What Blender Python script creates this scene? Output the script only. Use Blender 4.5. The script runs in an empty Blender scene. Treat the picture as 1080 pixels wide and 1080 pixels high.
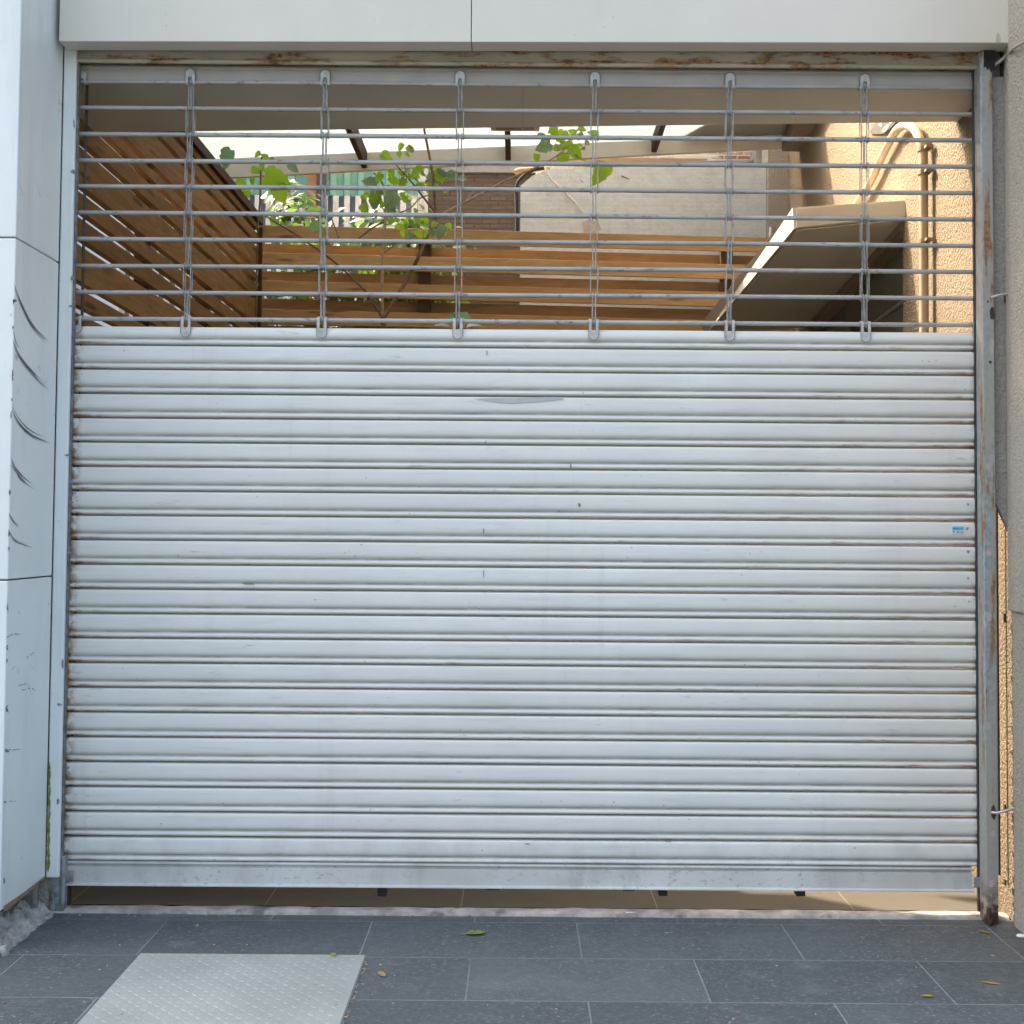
import bpy, bmesh, math, random
from mathutils import Vector, Matrix, noise as mnoise
random.seed(7)
R = math.radians
scene = bpy.context.scene
C = scene.collection

# ------------------------------------------------------------------ camera
H, D = 1.1435, 3.71
PITCH, ROLL = R(2.188), R(0.4256)
FOC, CX, CY, IMG = 1285.0, 548.2, 512.7, 1080.0
Fv = Vector((0, math.cos(PITCH), math.sin(PITCH)))
R0 = Vector((1, 0, 0)); U0 = R0.cross(Fv)
Rv = R0*math.cos(ROLL) + U0*math.sin(ROLL)
Uv = U0*math.cos(ROLL) - R0*math.sin(ROLL)
CAM = Vector((0, -D, H))
cam = bpy.data.cameras.new('camera'); co = bpy.data.objects.new('camera', cam); C.objects.link(co)
m = Matrix.Identity(4)
for i in range(3):
    m[i][0] = Rv[i]; m[i][1] = Uv[i]; m[i][2] = -Fv[i]; m[i][3] = CAM[i]
co.matrix_world = m
cam.sensor_width = 36; cam.lens = 36*FOC/IMG
cam.shift_x = -(CX-540)/IMG; cam.shift_y = (CY-540)/IMG
cam.clip_start = 0.05; cam.clip_end = 800
scene.camera = co

def hit(px, py, ax, val):
    d = Fv + Rv*((px-CX)/FOC) + Uv*((CY-py)/FOC)
    return CAM + d*((val-CAM[ax])/d[ax])
def WY(px, py, y=0.0): return hit(px, py, 1, y)
def WX(px, py, x): return hit(px, py, 0, x)
def WZ(px, py, z=0.0): return hit(px, py, 2, z)

# ------------------------------------------------------------------ materials
class NB:
    """small node builder"""
    def __init__(s, name):
        s.m = bpy.data.materials.new(name); s.m.use_nodes = True
        s.t = s.m.node_tree; s.t.nodes.clear()
        s.out = s.t.nodes.new('ShaderNodeOutputMaterial')
        s.bs = s.t.nodes.new('ShaderNodeBsdfPrincipled')
        s.t.links.new(s.bs.outputs[0], s.out.inputs[0])
        tc = s.t.nodes.new('ShaderNodeTexCoord'); s.obj = tc.outputs['Object']
        s._sep = None
    def n(s, typ, **kw):
        nd = s.t.nodes.new(typ)
        for k, v in kw.items():
            setattr(nd, k, v)
        return nd
    def set(s, sock, v):
        if hasattr(v, 'links'): s.t.links.new(v, sock)
        elif isinstance(v, tuple) and len(v) == 3 and sock.type == 'RGBA': sock.default_value = (*v, 1)
        else: sock.default_value = v
    def math(s, op, a, b=0.0, c=0.0):
        nd = s.n('ShaderNodeMath', operation=op)
        s.set(nd.inputs[0], a); s.set(nd.inputs[1], b); s.set(nd.inputs[2], c)
        return nd.outputs[0]
    def ramp(s, v, lo, hi, a=0.0, b=1.0):
        nd = s.n('ShaderNodeMapRange'); s.set(nd.inputs[0], v)
        s.set(nd.inputs[1], lo); s.set(nd.inputs[2], hi); s.set(nd.inputs[3], a); s.set(nd.inputs[4], b)
        return nd.outputs[0]
    def sep(s):
        if s._sep is None:
            nd = s.n('ShaderNodeSeparateXYZ'); s.set(nd.inputs[0], s.obj); s._sep = nd.outputs
        return s._sep
    def vec(s, scale, off=(0, 0, 0)):
        nd = s.n('ShaderNodeMapping'); s.set(nd.inputs[0], s.obj)
        nd.inputs['Scale'].default_value = scale; nd.inputs['Location'].default_value = off
        return nd.outputs[0]
    def noise(s, scale, detail=4.0, rough=0.55, stretch=(1, 1, 1), off=(0, 0, 0), dist=0.0):
        nd = s.n('ShaderNodeTexNoise'); s.set(nd.inputs['Vector'], s.vec(stretch, off))
        nd.inputs['Scale'].default_value = scale; nd.inputs['Detail'].default_value = detail
        nd.inputs['Roughness'].default_value = rough; nd.inputs['Distortion'].default_value = dist
        return nd.outputs[0]
    def vor(s, scale, stretch=(1, 1, 1), rnd=1.0):
        nd = s.n('ShaderNodeTexVoronoi'); s.set(nd.inputs['Vector'], s.vec(stretch))
        nd.inputs['Scale'].default_value = scale; nd.inputs['Randomness'].default_value = rnd
        return nd.outputs['Distance']
    def mix(s, f, a, b):
        nd = s.n('ShaderNodeMix', data_type='RGBA')
        s.set(nd.inputs[0], f); s.set(nd.inputs[6], a); s.set(nd.inputs[7], b)
        return nd.outputs[2]
    def bump(s, h, strength=0.3, dist=0.01, normal=None):
        nd = s.n('ShaderNodeBump'); s.set(nd.inputs['Height'], h)
        nd.inputs['Strength'].default_value = strength; nd.inputs['Distance'].default_value = dist
        if normal is not None: s.set(nd.inputs['Normal'], normal)
        return nd.outputs[0]
    def island(s):
        return s.n('ShaderNodeNewGeometry').outputs['Random Per Island']
    def finish(s, col, rough=0.5, metal=0.0, spec=0.5, normal=None):
        s.set(s.bs.inputs['Base Color'], col); s.set(s.bs.inputs['Roughness'], rough)
        s.set(s.bs.inputs['Metallic'], metal); s.set(s.bs.inputs['Specular IOR Level'], spec)
        if normal is not None: s.set(s.bs.inputs['Normal'], normal)
        return s.m

def simple(name, col, rough=0.5, metal=0.0, var=0.15, scale=20, bump=0.0, bscale=80):
    b = NB(name)
    f = b.ramp(b.noise(scale), .3, .7)
    c = b.mix(f, tuple(x*(1-var) for x in col), tuple(min(1, x*(1+var)) for x in col))
    nrm = b.bump(b.noise(bscale, 3), bump, .004) if bump else None
    return b.finish(c, rough, metal, normal=nrm)

RUST = (.20, .075, .026); RUST2 = (.40, .22, .085)
GRIME = (.055, .048, .042)

# ------------------------------------------------------------------ mesh helpers
def obj(name, bm, mat, parent=None, smooth=False, bevel=0.0, sharp=40):
    if bevel:
        bmesh.ops.remove_doubles(bm, verts=bm.verts, dist=1e-6)
    me = bpy.data.meshes.new(name)
    bmesh.ops.recalc_face_normals(bm, faces=bm.faces)
    bm.to_mesh(me); bm.free()
    mats = mat if isinstance(mat, (list, tuple)) else [mat]
    for mm in mats: me.materials.append(mm)
    o = bpy.data.objects.new(name, me); C.objects.link(o)
    if smooth:
        me.shade_smooth()
        me.set_sharp_from_angle(angle=R(sharp))
    if parent is not None:
        o.parent = parent
        off = Vector(parent.location)
        p = parent.parent
        while p is not None:
            off += Vector(p.location); p = p.parent
        me.transform(Matrix.Translation(-off))
    if bevel:
        md = o.modifiers.new('bevel', 'BEVEL'); md.width = bevel; md.segments = 2; md.limit_method = 'ANGLE'
    return o
def tag(o, label, cat=None, group=None, kind=None):
    if label: o['label'] = label
    if cat: o['category'] = cat
    if group: o['group'] = group
    if kind: o['kind'] = kind
    return o
def thing(name, label, cat, loc=(0, 0, 0), group=None, kind=None):
    o = bpy.data.objects.new(name, None); C.objects.link(o); o.location = loc
    o.empty_display_size = .1
    return tag(o, label, cat, group, kind)
def box(bm, x0, x1, y0, y1, z0, z1, mi=0):
    vs = [bm.verts.new((x, y, z)) for x in (x0, x1) for y in (y0, y1) for z in (z0, z1)]
    for f in ((0, 1, 3, 2), (4, 6, 7, 5), (0, 4, 5, 1), (2, 3, 7, 6), (0, 2, 6, 4), (1, 5, 7, 3)):
        bm.faces.new([vs[i] for i in f]).material_index = mi
    return vs
def hexa(bm, p):
    """eight corners: bottom ring 0-3, top ring 4-7"""
    vs = [bm.verts.new(q) for q in p]
    for f in ((3, 2, 1, 0), (4, 5, 6, 7), (0, 1, 5, 4), (1, 2, 6, 5), (2, 3, 7, 6), (3, 0, 4, 7)):
        bm.faces.new([vs[i] for i in f])
    return vs
def tube(bm, pts, r, seg=8, closed=False, cap=True):
    pts = [Vector(p) for p in pts]; n = len(pts)
    rs = r if isinstance(r, (list, tuple)) else [r]*n
    rings = []; prev = None
    for i, p in enumerate(pts):
        a = pts[(i-1) % n] if (closed or i > 0) else p
        b = pts[(i+1) % n] if (closed or i < n-1) else p
        t = (b-a).normalized()
        if prev is None:
            u = t.orthogonal().normalized()
        else:
            u = prev - t*prev.dot(t)
            u = u.normalized() if u.length > 1e-6 else t.orthogonal().normalized()
        prev = u; v = t.cross(u)
        rings.append([bm.verts.new(p + (u*math.cos(k*2*math.pi/seg) + v*math.sin(k*2*math.pi/seg))*rs[i]) for k in range(seg)])
    for i in range(n if closed else n-1):
        A, B = rings[i], rings[(i+1) % n]
        for k in range(seg):
            bm.faces.new((A[k], A[(k+1) % seg], B[(k+1) % seg], B[k]))
    if cap and not closed:
        bm.faces.new(rings[0][::-1]); bm.faces.new(rings[-1])
def smooth_path(pts, n=6):
    pts = [Vector(p) for p in pts]; out = []
    for i in range(len(pts)-1):
        p0 = pts[max(i-1, 0)]; p1 = pts[i]; p2 = pts[i+1]; p3 = pts[min(i+2, len(pts)-1)]
        for k in range(n):
            t = k/n
            out.append(.5*((2*p1) + (p2-p0)*t + (2*p0-5*p1+4*p2-p3)*t*t + (3*p1-p0-3*p2+p3)*t**3))
    out.append(pts[-1]); return out
def prism(bm, poly, dvec):
    """extrude polygon (3D points) by dvec"""
    d = Vector(dvec)
    a = [bm.verts.new(p) for p in poly]; b = [bm.verts.new(Vector(p)+d) for p in poly]
    n = len(a)
    bm.faces.new(a[::-1]); bm.faces.new(b)
    for i in range(n):
        bm.faces.new((a[i], a[(i+1) % n], b[(i+1) % n], b[i]))

# ------------------------------------------------------------------ surface materials
def m_shutter(x0, x1, ztop, pitch):
    b = NB('shutter_paint'); X, Y, Z = b.sep()
    base = b.mix(b.ramp(b.noise(2.2, 5), .35, .65), (.63, .626, .575), (.69, .686, .63))
    # each slat aged a little differently
    idx = b.math('FLOOR', b.math('DIVIDE', b.math('SUBTRACT', ztop, Z), pitch))
    wn = b.n('ShaderNodeTexWhiteNoise', noise_dimensions='1D'); b.set(wn.inputs['W'], idx)
    base = b.mix(b.math('MULTIPLY', wn.outputs[0], .22), base, (.60, .59, .555))
    # long faint smears along the slats
    sm = b.ramp(b.noise(7, 6, .65, (.7, 1, 9)),   .52, .78, 0, .38)
    base = b.mix(sm, base, (.40, .39, .375))
    # scuffs with short shapes
    sc = b.math('MULTIPLY', b.ramp(b.noise(30, 6, .7, (.30, 1, 1.9)), .60, .70), b.ramp(b.noise(4.1, 3), .48, .60))
    base = b.mix(b.math('MULTIPLY', sc, .6), base, (.30, .285, .26))
    fr = b.math('FRACT', b.math('DIVIDE', b.math('SUBTRACT', ztop, Z), pitch))
    # grime line lying in the groove above the bead
    gr = b.math('MULTIPLY', b.ramp(fr, .63, .70), b.ramp(fr, .770, .735))
    gr = b.math('MULTIPLY', gr, b.ramp(b.noise(9, 5, .6, (1, 1, .3)), .30, .62, .25, .75))
    base = b.mix(gr, base, (.30, .265, .22))
    # rust along the bead and at the slat ends
    bead = b.math('MULTIPLY', b.ramp(fr, .80, .87), b.ramp(fr, .96, .93))
    right = b.ramp(X, x0+.2, x1, .0, 1.0)
    br = b.math('MULTIPLY', bead, b.ramp(b.math('ADD', b.noise(18, 6, .68, (.5, 1, 2.5)), b.math('MULTIPLY', right, .14)), .655, .77))
    endd = b.math('MINIMUM', b.math('SUBTRACT', X, x0), b.math('SUBTRACT', x1, X))
    em = b.ramp(endd, .040, .008)
    er = b.math('MULTIPLY', em, b.ramp(b.noise(42, 5, .6), .43, .55))
    em2 = b.math('MULTIPLY', b.math('MULTIPLY', b.ramp(endd, .14, .02), bead), b.ramp(b.noise(25, 4, .6, (.5, 1, 1)), .42, .56))
    ru = b.math('MAXIMUM', b.math('MAXIMUM', b.math('MULTIPLY', br, .65), er), em2)
    rc = b.mix(b.ramp(b.noise(60, 3), .4, .6), RUST, RUST2)
    col = b.mix(ru, base, rc)
    rn = b.math('MULTIPLY', b.ramp(b.noise(11, 6, .7, (1, 1, .05), (3, 0, 0)), .54, .72), b.ramp(b.noise(2.3, 3, .5, (1, 1, .6), (7, 0, 0)), .46, .62))
    col = b.mix(b.math('MULTIPLY', rn, .30), col, (.36, .34, .30))
    # dark specks
    sp = b.math('MULTIPLY', b.ramp(b.vor(38), .10, .06), b.ramp(b.noise(8, 2), .58, .64))
    col = b.mix(b.math('MULTIPLY', sp, .8), col, (.12, .10, .09))
    # splashed street dirt on the lowest slats
    low = b.math('MULTIPLY', b.ramp(Z, .30, .10), b.ramp(b.noise(12, 6, .65), .46, .68))
    col = b.mix(b.math('MULTIPLY', low, .45), col, (.30, .28, .255))
    nrm = b.bump(b.noise(3.0, 2, .5, (1, 1, .4)), .08, .02)
    return b.finish(col, b.ramp(ru, 0, 1, .42, .8), 0, .45, nrm)

def m_grille():
    b = NB('grille_tube')
    c = b.mix(b.ramp(b.noise(12, 5, .6, (.5, 1, 1)), .4, .65), (.33, .325, .305), (.43, .425, .395))
    sp = b.math('MULTIPLY', b.ramp(b.noise(75, 4, .6, (.45, 1, 1)), .60, .66), b.ramp(b.noise(6, 2), .38, .52))
    c = b.mix(b.math('MULTIPLY', sp, .85), c, (.16, .16, .18))
    r = b.math('MULTIPLY', b.ramp(b.noise(32, 4, .6, (.4, 1, 1)), .62, .70), b.ramp(b.noise(3, 2), .42, .6))
    c = b.mix(b.math('MULTIPLY', r, .8), c, (.22, .12, .06))
    return b.finish(c, .42, .15, .5, b.bump(b.noise(90, 3), .12, .002))

def m_white_metal():
    b = NB('white_cladding_paint')
    c = b.mix(b.ramp(b.noise(1.6, 5), .35, .65), (.68, .715, .685), (.75, .78, .75))
    st = b.ramp(b.noise(9, 6, .65, (1, 1, .16)), .50, .76, 0, .45)
    c = b.mix(st, c, (.47, .50, .51))
    sc = b.math('MULTIPLY', b.ramp(b.noise(26, 6, .72, (1, .7, 1.2)), .60, .70), b.ramp(b.noise(3.7, 3), .50, .60))
    c = b.mix(b.math('MULTIPLY', sc, .7), c, (.20, .21, .22))
    return b.finish(c, .38, 0, .5, b.bump(b.noise(4, 2), .06, .02))

def m_header():
    b = NB('header_paint')
    c = b.mix(b.ramp(b.noise(1.5, 5), .35, .65), (.585, .55, .47), (.64, .605, .52))
    sp = b.math('MULTIPLY', b.ramp(b.vor(26), .07, .04), b.ramp(b.noise(7, 2), .5, .58))
    c = b.mix(b.math('MULTIPLY', sp, .7), c, (.28, .26, .22))
    st = b.ramp(b.noise(7, 6, .65, (1, 1, .3)), .60, .80, 0, .3)
    c = b.mix(st, c, (.50, .50, .47))
    return b.finish(c, .42, 0, .5)

def m_rusty_lintel():
    b = NB('rusty_cream_paint')
    c = b.mix(b.ramp(b.noise(5, 4), .4, .6), (.36, .325, .25), (.44, .39, .30))
    r = b.ramp(b.noise(14, 7, .68, (.35, 1, 2.2)), .51, .60)
    c = b.mix(r, c, b.mix(b.ramp(b.noise(50), .4, .6), (.10, .05, .03), RUST2))
    return b.finish(c, .7, 0, .3, b.bump(r, .4, .003))

def m_galv(name='galvanised_post', rusty=1.0):
    b = NB(name); X, Y, Z = b.sep()
    c = b.mix(b.ramp(b.noise(55, 4), .35, .65), (.23, .29, .32), (.38, .44, .47))
    s1 = b.ramp(b.noise(16, 6, .6, (1.3, 1, .07)), .45-.06*rusty, .52)
    c = b.mix(b.math('MULTIPLY', s1, .8*rusty), c, (.38, .345, .30))
    s3 = b.ramp(b.noise(15, 5, .6, (1.6, 1, .09), (5, 0, 3)), .52, .60)
    c = b.mix(b.math('MULTIPLY', s3, .5*rusty), c, (.36, .40, .34))
    s2 = b.ramp(b.noise(24, 6, .66, (1.2, 1, .12), (2, 1, 7)), .545, .60)
    c = b.mix(b.math('MULTIPLY', s2, .85*rusty), c, b.mix(b.ramp(b.noise(70), .4, .6), RUST, (.36, .22, .08)))
    ft = b.math('MULTIPLY', b.ramp(Z, .13, .05), b.ramp(b.noise(22, 5), .38, .5))
    c = b.mix(b.math('MULTIPLY', ft, rusty), c, (.085, .04, .025))
    return b.finish(c, .5, .35, .5, b.bump(b.noise(60, 4), .15, .002))

def m_stucco(name, col, amp=.9, scale=95):
    b = NB(name)
    n1 = b.noise(scale, 3, .6)
    g = b.ramp(n1, .35, .68)
    c = b.mix(b.ramp(b.noise(1.7, 5), .3, .7), tuple(x*.88 for x in col), tuple(x*1.08 for x in col))
    c = b.mix(b.math('MULTIPLY', b.ramp(n1, .50, .32), .35), c, tuple(x*.45 for x in col))
    st = b.ramp(b.noise(6, 6, .7, (1, 1, .35)), .62, .78, 0, .35)
    c = b.mix(st, c, tuple(x*.55 for x in col))
    return b.finish(c, .92, 0, .2, b.bump(g, amp, .007))

def m_wood(name, along, c0, c1):
    b = NB(name)
    st = (.10, 1, 1) if along == 'x' else (1, .10, 1)
    isl = b.island()
    off = b.n('ShaderNodeVectorMath', operation='ADD'); mp = b.vec(st); b.t.links.new(mp, off.inputs[0])
    cb = b.n('ShaderNodeCombineXYZ'); b.set(cb.inputs[2], b.math('MULTIPLY', isl, 37.0)); b.set(cb.inputs[0], b.math('MULTIPLY', isl, 11.0))
    b.t.links.new(cb.outputs[0], off.inputs[1])
    wv = b.n('ShaderNodeTexNoise'); b.t.links.new(off.outputs[0], wv.inputs['Vector'])
    wv.inputs['Scale'].default_value = 9; wv.inputs['Detail'].default_value = 2; wv.inputs['Distortion'].default_value = .6
    rings = b.math('FRACT', b.math('MULTIPLY', wv.outputs[0], 7.0))
    rings = b.math('ABSOLUTE', b.math('SUBTRACT', rings, .5))
    fine = b.n('ShaderNodeTexNoise'); b.t.links.new(off.outputs[0], fine.inputs['Vector'])
    fine.inputs['Scale'].default_value = 130; fine.inputs['Detail'].default_value = 3
    g = b.math('ADD', b.math('MULTIPLY', b.ramp(rings, .0, .45), .5), b.math('MULTIPLY', b.ramp(fine.outputs[0], .3, .7), .5))
    c = b.mix(g, c0, c1)
    c = b.mix(b.ramp(isl, 0, 1, 0, .45), c, tuple(x*.62 for x in c0))
    kn = b.n('ShaderNodeTexVoronoi'); kv = b.n('ShaderNodeVectorMath', operation='ADD')
    mp2 = b.vec((.16, 1, 1) if along == 'x' else (1, .16, 1)); b.t.links.new(mp2, kv.inputs[0]); b.t.links.new(cb.outputs[0], kv.inputs[1])
    b.t.links.new(kv.outputs[0], kn.inputs['Vector']); kn.inputs['Scale'].default_value = 13
    k = b.math('MULTIPLY', b.ramp(kn.outputs['Distance'], .17, .09), 1.0)
    c = b.mix(b.math('MULTIPLY', k, .75), c, tuple(x*.22 for x in c0))
    w = b.ramp(b.noise(4, 5, .6), .55, .75, 0, .35)
    c = b.mix(w, c, tuple(x*.5 for x in c0))
    return b.finish(c, .75, 0, .2, b.bump(g, .25, .002))

def m_pavement():
    b = NB('slate_paving')
    br = b.n('ShaderNodeTexBrick'); b.set(br.inputs['Vector'], b.vec((1, 1, 1), (-(-.4235+.3)+30*.6-.3, .087+30*.6, 0)))
    br.offset = .5; br.offset_frequency = 2; br.squash = 1
    br.inputs['Scale'].default_value = 1; br.inputs['Mortar Size'].default_value = .0021; br.inputs['Mortar Smooth'].default_value = .15
    br.inputs['Brick Width'].default_value = .6; br.inputs['Row Height'].default_value = .3
    br.inputs['Color1'].default_value = (0, 0, 0, 1); br.inputs['Color2'].default_value = (1, 1, 1, 1); br.inputs['Mortar'].default_value = (.5, .5, .5, 1)
    base = b.mix(br.outputs['Color'], (.056, .070, .073), (.084, .101, .104))
    n = b.noise(70, 5, .65); base = b.mix(b.ramp(n, .52, .75, 0, .55), base, (.16, .17, .185))
    base = b.mix(b.ramp(b.noise(2.6, 6, .6), .42, .66, 0, .65), base, (.056, .063, .067))
    base = b.mix(b.ramp(b.noise(5.5, 6, .68, (1, 1, 1), (3, 9, 0)), .54, .70, 0, .45), base, (.15, .165, .17))
    spk = b.math('MULTIPLY', b.ramp(b.noise(95, 4, .78, (.7, 1.3, 1)), .57, .66), b.ramp(b.noise(2.6, 5), .36, .60, .25, 1))
    base = b.mix(b.math('MULTIPLY', spk, .85), base, (.34, .36, .39))
    dr = b.math('MULTIPLY', b.ramp(b.vor(7), .12, .03), b.ramp(b.noise(60, 5, .7), .50, .60))
    base = b.mix(b.math('MULTIPLY', dr, .55), base, (.26, .28, .30))
    mor = b.math('MULTIPLY', br.outputs['Fac'], b.ramp(b.noise(5, 5), .30, .60, .25, 1))
    c = b.mix(b.math('MULTIPLY', mor, .8), base, (.23, .245, .25))
    nrm = b.bump(b.math('SUBTRACT', b.math('MULTIPLY', b.noise(260, 3), .25), br.outputs['Fac']), .35, .002)
    return b.finish(c, b.ramp(b.noise(30, 4), .3, .7, .48, .66), 0, .45, nrm)

def m_brick(name, c0, c1, mort, w=.21, h=.07, ax='x', msz=.009, amp=.5, lump=1.4):
    b = NB(name); X, Y, Z = b.sep()
    cb = b.n('ShaderNodeCombineXYZ'); b.set(cb.inputs[0], X if ax == 'x' else Y); b.set(cb.inputs[1], Z)
    br = b.n('ShaderNodeTexBrick'); b.t.links.new(cb.outputs[0], br.inputs['Vector'])
    br.inputs['Scale'].default_value = 1; br.inputs['Brick Width'].default_value = w; br.inputs['Row Height'].default_value = h
    br.inputs['Mortar Size'].default_value = msz; br.inputs['Mortar Smooth'].default_value = .4
    br.inputs['Color1'].default_value = (*c0, 1); br.inputs['Color2'].default_value = (*c1, 1); br.inputs['Mortar'].default_value = (*mort, 1)
    c = b.mix(b.ramp(b.noise(14, 6, .65), .45, .75, 0, .45), br.outputs['Color'], tuple(x*.6 for x in c0))
    hgt = b.math('ADD', b.math('MULTIPLY', br.outputs['Fac'], -1.0), b.math('MULTIPLY', b.noise(17, 5, .65), lump))
    return b.finish(c, .88, 0, .25, b.bump(hgt, amp, .012)), b, br

def m_leaf(name, c0, c1, trans):
    b = NB(name)
    isl = b.island()
    c = b.mix(isl, c0, c1)
    c = b.mix(b.ramp(b.noise(35, 4), .5, .75, 0, .35), c, tuple(x*.55 for x in c0))
    b.finish(c, .42, 0, .45)
    tr = b.n('ShaderNodeBsdfTranslucent'); b.set(tr.inputs[0], b.mix(isl, trans, tuple(x*.8 for x in trans)))
    mx = b.n('ShaderNodeMixShader'); mx.inputs[0].default_value = .45
    b.t.links.new(b.bs.outputs[0], mx.inputs[1]); b.t.links.new(tr.outputs[0], mx.inputs[2])
    b.t.links.new(mx.outputs[0], b.out.inputs[0])
    return b.m

def m_canopy():
    b = NB('milky_plastic_sheet')
    c = b.mix(b.ramp(b.noise(3, 5), .35, .65), (.53, .575, .59), (.59, .635, .65))
    b.finish(c, .4)
    tr = b.n('ShaderNodeBsdfTranslucent'); b.set(tr.inputs[0], c)
    mx = b.n('ShaderNodeMixShader'); mx.inputs[0].default_value = .6
    b.t.links.new(b.bs.outputs[0], mx.inputs[1]); b.t.links.new(tr.outputs[0], mx.inputs[2])
    b.t.links.new(mx.outputs[0], b.out.inputs[0])
    return b.m

def m_plate():
    b = NB('galvanised_tread_plate')
    c = b.mix(b.ramp(b.noise(3.5, 5), .35, .65), (.275, .30, .28), (.34, .365, .345))
    c = b.mix(b.ramp(b.noise(22, 5, .7), .58, .72, 0, .4), c, (.28, .29, .29))
    sp = b.math('MULTIPLY', b.ramp(b.vor(24), .10, .05), b.ramp(b.noise(9, 2), .55, .6))
    c = b.mix(sp, c, (.17, .12, .09))
    return b.finish(c, .5, .15, .5, b.bump(b.noise(120, 3), .08, .002))

M_WHITE = m_white_metal(); M_HEAD = m_header(); M_LINTEL = m_rusty_lintel()
M_POST = m_galv(); M_FOOT = m_galv('galvanised_stub', .6); M_GRILLE = m_grille()
M_STUCCO = m_stucco('beige_stucco', (.24, .19, .13)); M_STUCCO2 = m_stucco('grey_stucco', (.40, .375, .325), .75, 120)
M_SOFFIT = simple('taupe_soffit_paint', (.55, .53, .47), .7, 0, .07, 3, .05)
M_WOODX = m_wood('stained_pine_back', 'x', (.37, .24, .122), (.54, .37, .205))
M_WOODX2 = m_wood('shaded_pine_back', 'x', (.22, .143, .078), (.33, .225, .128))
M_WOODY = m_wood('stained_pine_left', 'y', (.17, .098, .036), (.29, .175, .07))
M_DWOOD = m_wood('dark_stained_timber', 'y', (.055, .032, .018), (.10, .06, .034))
M_PAVE = m_pavement(); M_PLATE = m_plate(); M_CANOPY = m_canopy()
M_DARK = simple('dark_channel', (.035, .036, .04), .55, .1, .3, 40)
M_BLACK = simple('black_rubber', (.02, .02, .021), .9, 0, .2, 40)
M_CREAM = simple('cream_painted_board', (.50, .465, .42), .6, 0, .08, 6, .06)
M_HOOD = simple('cream_hood_paint', (.50, .45, .38), .65, 0, .07, 5, .06)
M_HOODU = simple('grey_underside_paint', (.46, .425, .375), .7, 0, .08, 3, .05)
M_CONC = simple('rough_concrete', (.30, .285, .26), .92, 0, .35, 30, .7, 60)
M_TILE = simple('tan_floor_tile', (.44, .36, .27), .5, 0, .12, 5, .05)
M_GROUND = simple('bare_yard_ground', (.26, .24, .21), .9, 0, .25, 8, .4)

# ------------------------------------------------------------------ key positions
xl = WY(87, 86).x; xr = WY(1028, 92.3).x
zb1 = WY(87, 86).z                                # highest grille tube
zb10 = WY(85, 336).z
PB = (zb1-zb10)/9
xs0, xs1 = xl-.012, xr+.014                       # slat ends
zs = WY(79, 344.0).z                              # top edge of the solid curtain
z_first = WY(76, 364).z                           # end of the first, short slat
z_last = WY(70, 908.5).z
NS = 21
PS = (z_first-z_last)/NS
z_bot = WY(70, 932.5).z
YG = -.06
print('xl', xl, xr, 'PB', PB, 'PS', PS, 'zbot', z_bot, 'zs', zs)

# ------------------------------------------------------------------ roller shutter
sh = thing('roller_shutter', 'closed pale grey slatted roller shutter with an open tube grille across its top', 'roller shutter', (0, 0, 0))
M_SHUT = m_shutter(xs0, xs1, z_first, PS)
prof = [(.000, .018), (.008, .004), (.020, -.004), (.040, -.0076), (.08, -.0086), (.20, -.0091), (.40, -.0094), (.54, -.0092), (.60, -.0080), (.645, -.0050), (.685, -.0012),
        (.715, .0008), (.740, .0000), (.762, -.0030), (.80, -.0058), (.84, -.0068), (.88, -.0066), (.905, -.0050), (.922, -.001), (.926, -.001), (.940, .006), (.943, .020), (.9995, .020)]
DENTS = [(random.uniform(-1.2, 1.25), random.uniform(.25, 1.7), random.uniform(.05, .16), random.uniform(.015, .05), random.uniform(-.0022, .0022)) for _ in range(26)]
bm = bmesh.new()
NX = 90
def slat(bm, zt, pitch, pr, k):
    cols = []; tilt = random.uniform(-.0022, .0022)
    for i in range(NX+1):
        f = i/NX; x = xs0 + (xs1-xs0)*f
        wob = .0011*mnoise.noise(Vector((x*1.7, k*3.3, 1.2))) + .0005*mnoise.noise(Vector((x*6, k*5.1, 4)))
        wz = .0008*mnoise.noise(Vector((x*.9, k*2.7, 9)))
        tw = tilt*(.6+.8*mnoise.noise(Vector((x*.6, k*4.4, 2))))
        col = []
        for t, y in pr:
            z = zt-t*pitch+wz; dd = 0
            if k < 30:
                for dx, dz, sx, sz, am in DENTS:
                    q = ((x-dx)/sx)**2+((z-dz)/sz)**2
                    if q < 6: dd += am*math.exp(-q)
            col.append(bm.verts.new((x, y+wob+tw*(t-.5)+dd, z)))
        cols.append(col)
    for i in range(NX):
        for j in range(len(pr)-1):
            bm.faces.new((cols[i][j], cols[i+1][j], cols[i+1][j+1], cols[i][j+1]))
for k in range(NS):
    slat(bm, z_first-k*PS, PS, prof, k)
p0 = (zs-z_first)
pr0 = [(0, .010), (.002, .0)] + [(max(.004, 1-(1-t)*PS/p0), y) for t, y in prof if 1-(1-t)*PS/p0 > .03]
slat(bm, zs, p0, pr0, 40)
curtain = obj('slat_curtain', bm, M_SHUT, sh, smooth=True, sharp=50)
# slat top strip above the grille
zt0 = WY(88, 69).z; zt1 = WY(88, 85).z - .004
bm = bmesh.new()
prt = [(0, .0), (.03, -.006), (.12, -.008), (.18, -.006), (.22, -.004), (.8, -.006), (.92, -.004), (1, .004)]
slat(bm, zt0, zt0-zt1, prt, 50)
obj('top_slat', bm, simple('top_slat_paint', (.35, .325, .29), .5, 0, .1, 9, .05), sh, smooth=True)
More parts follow.
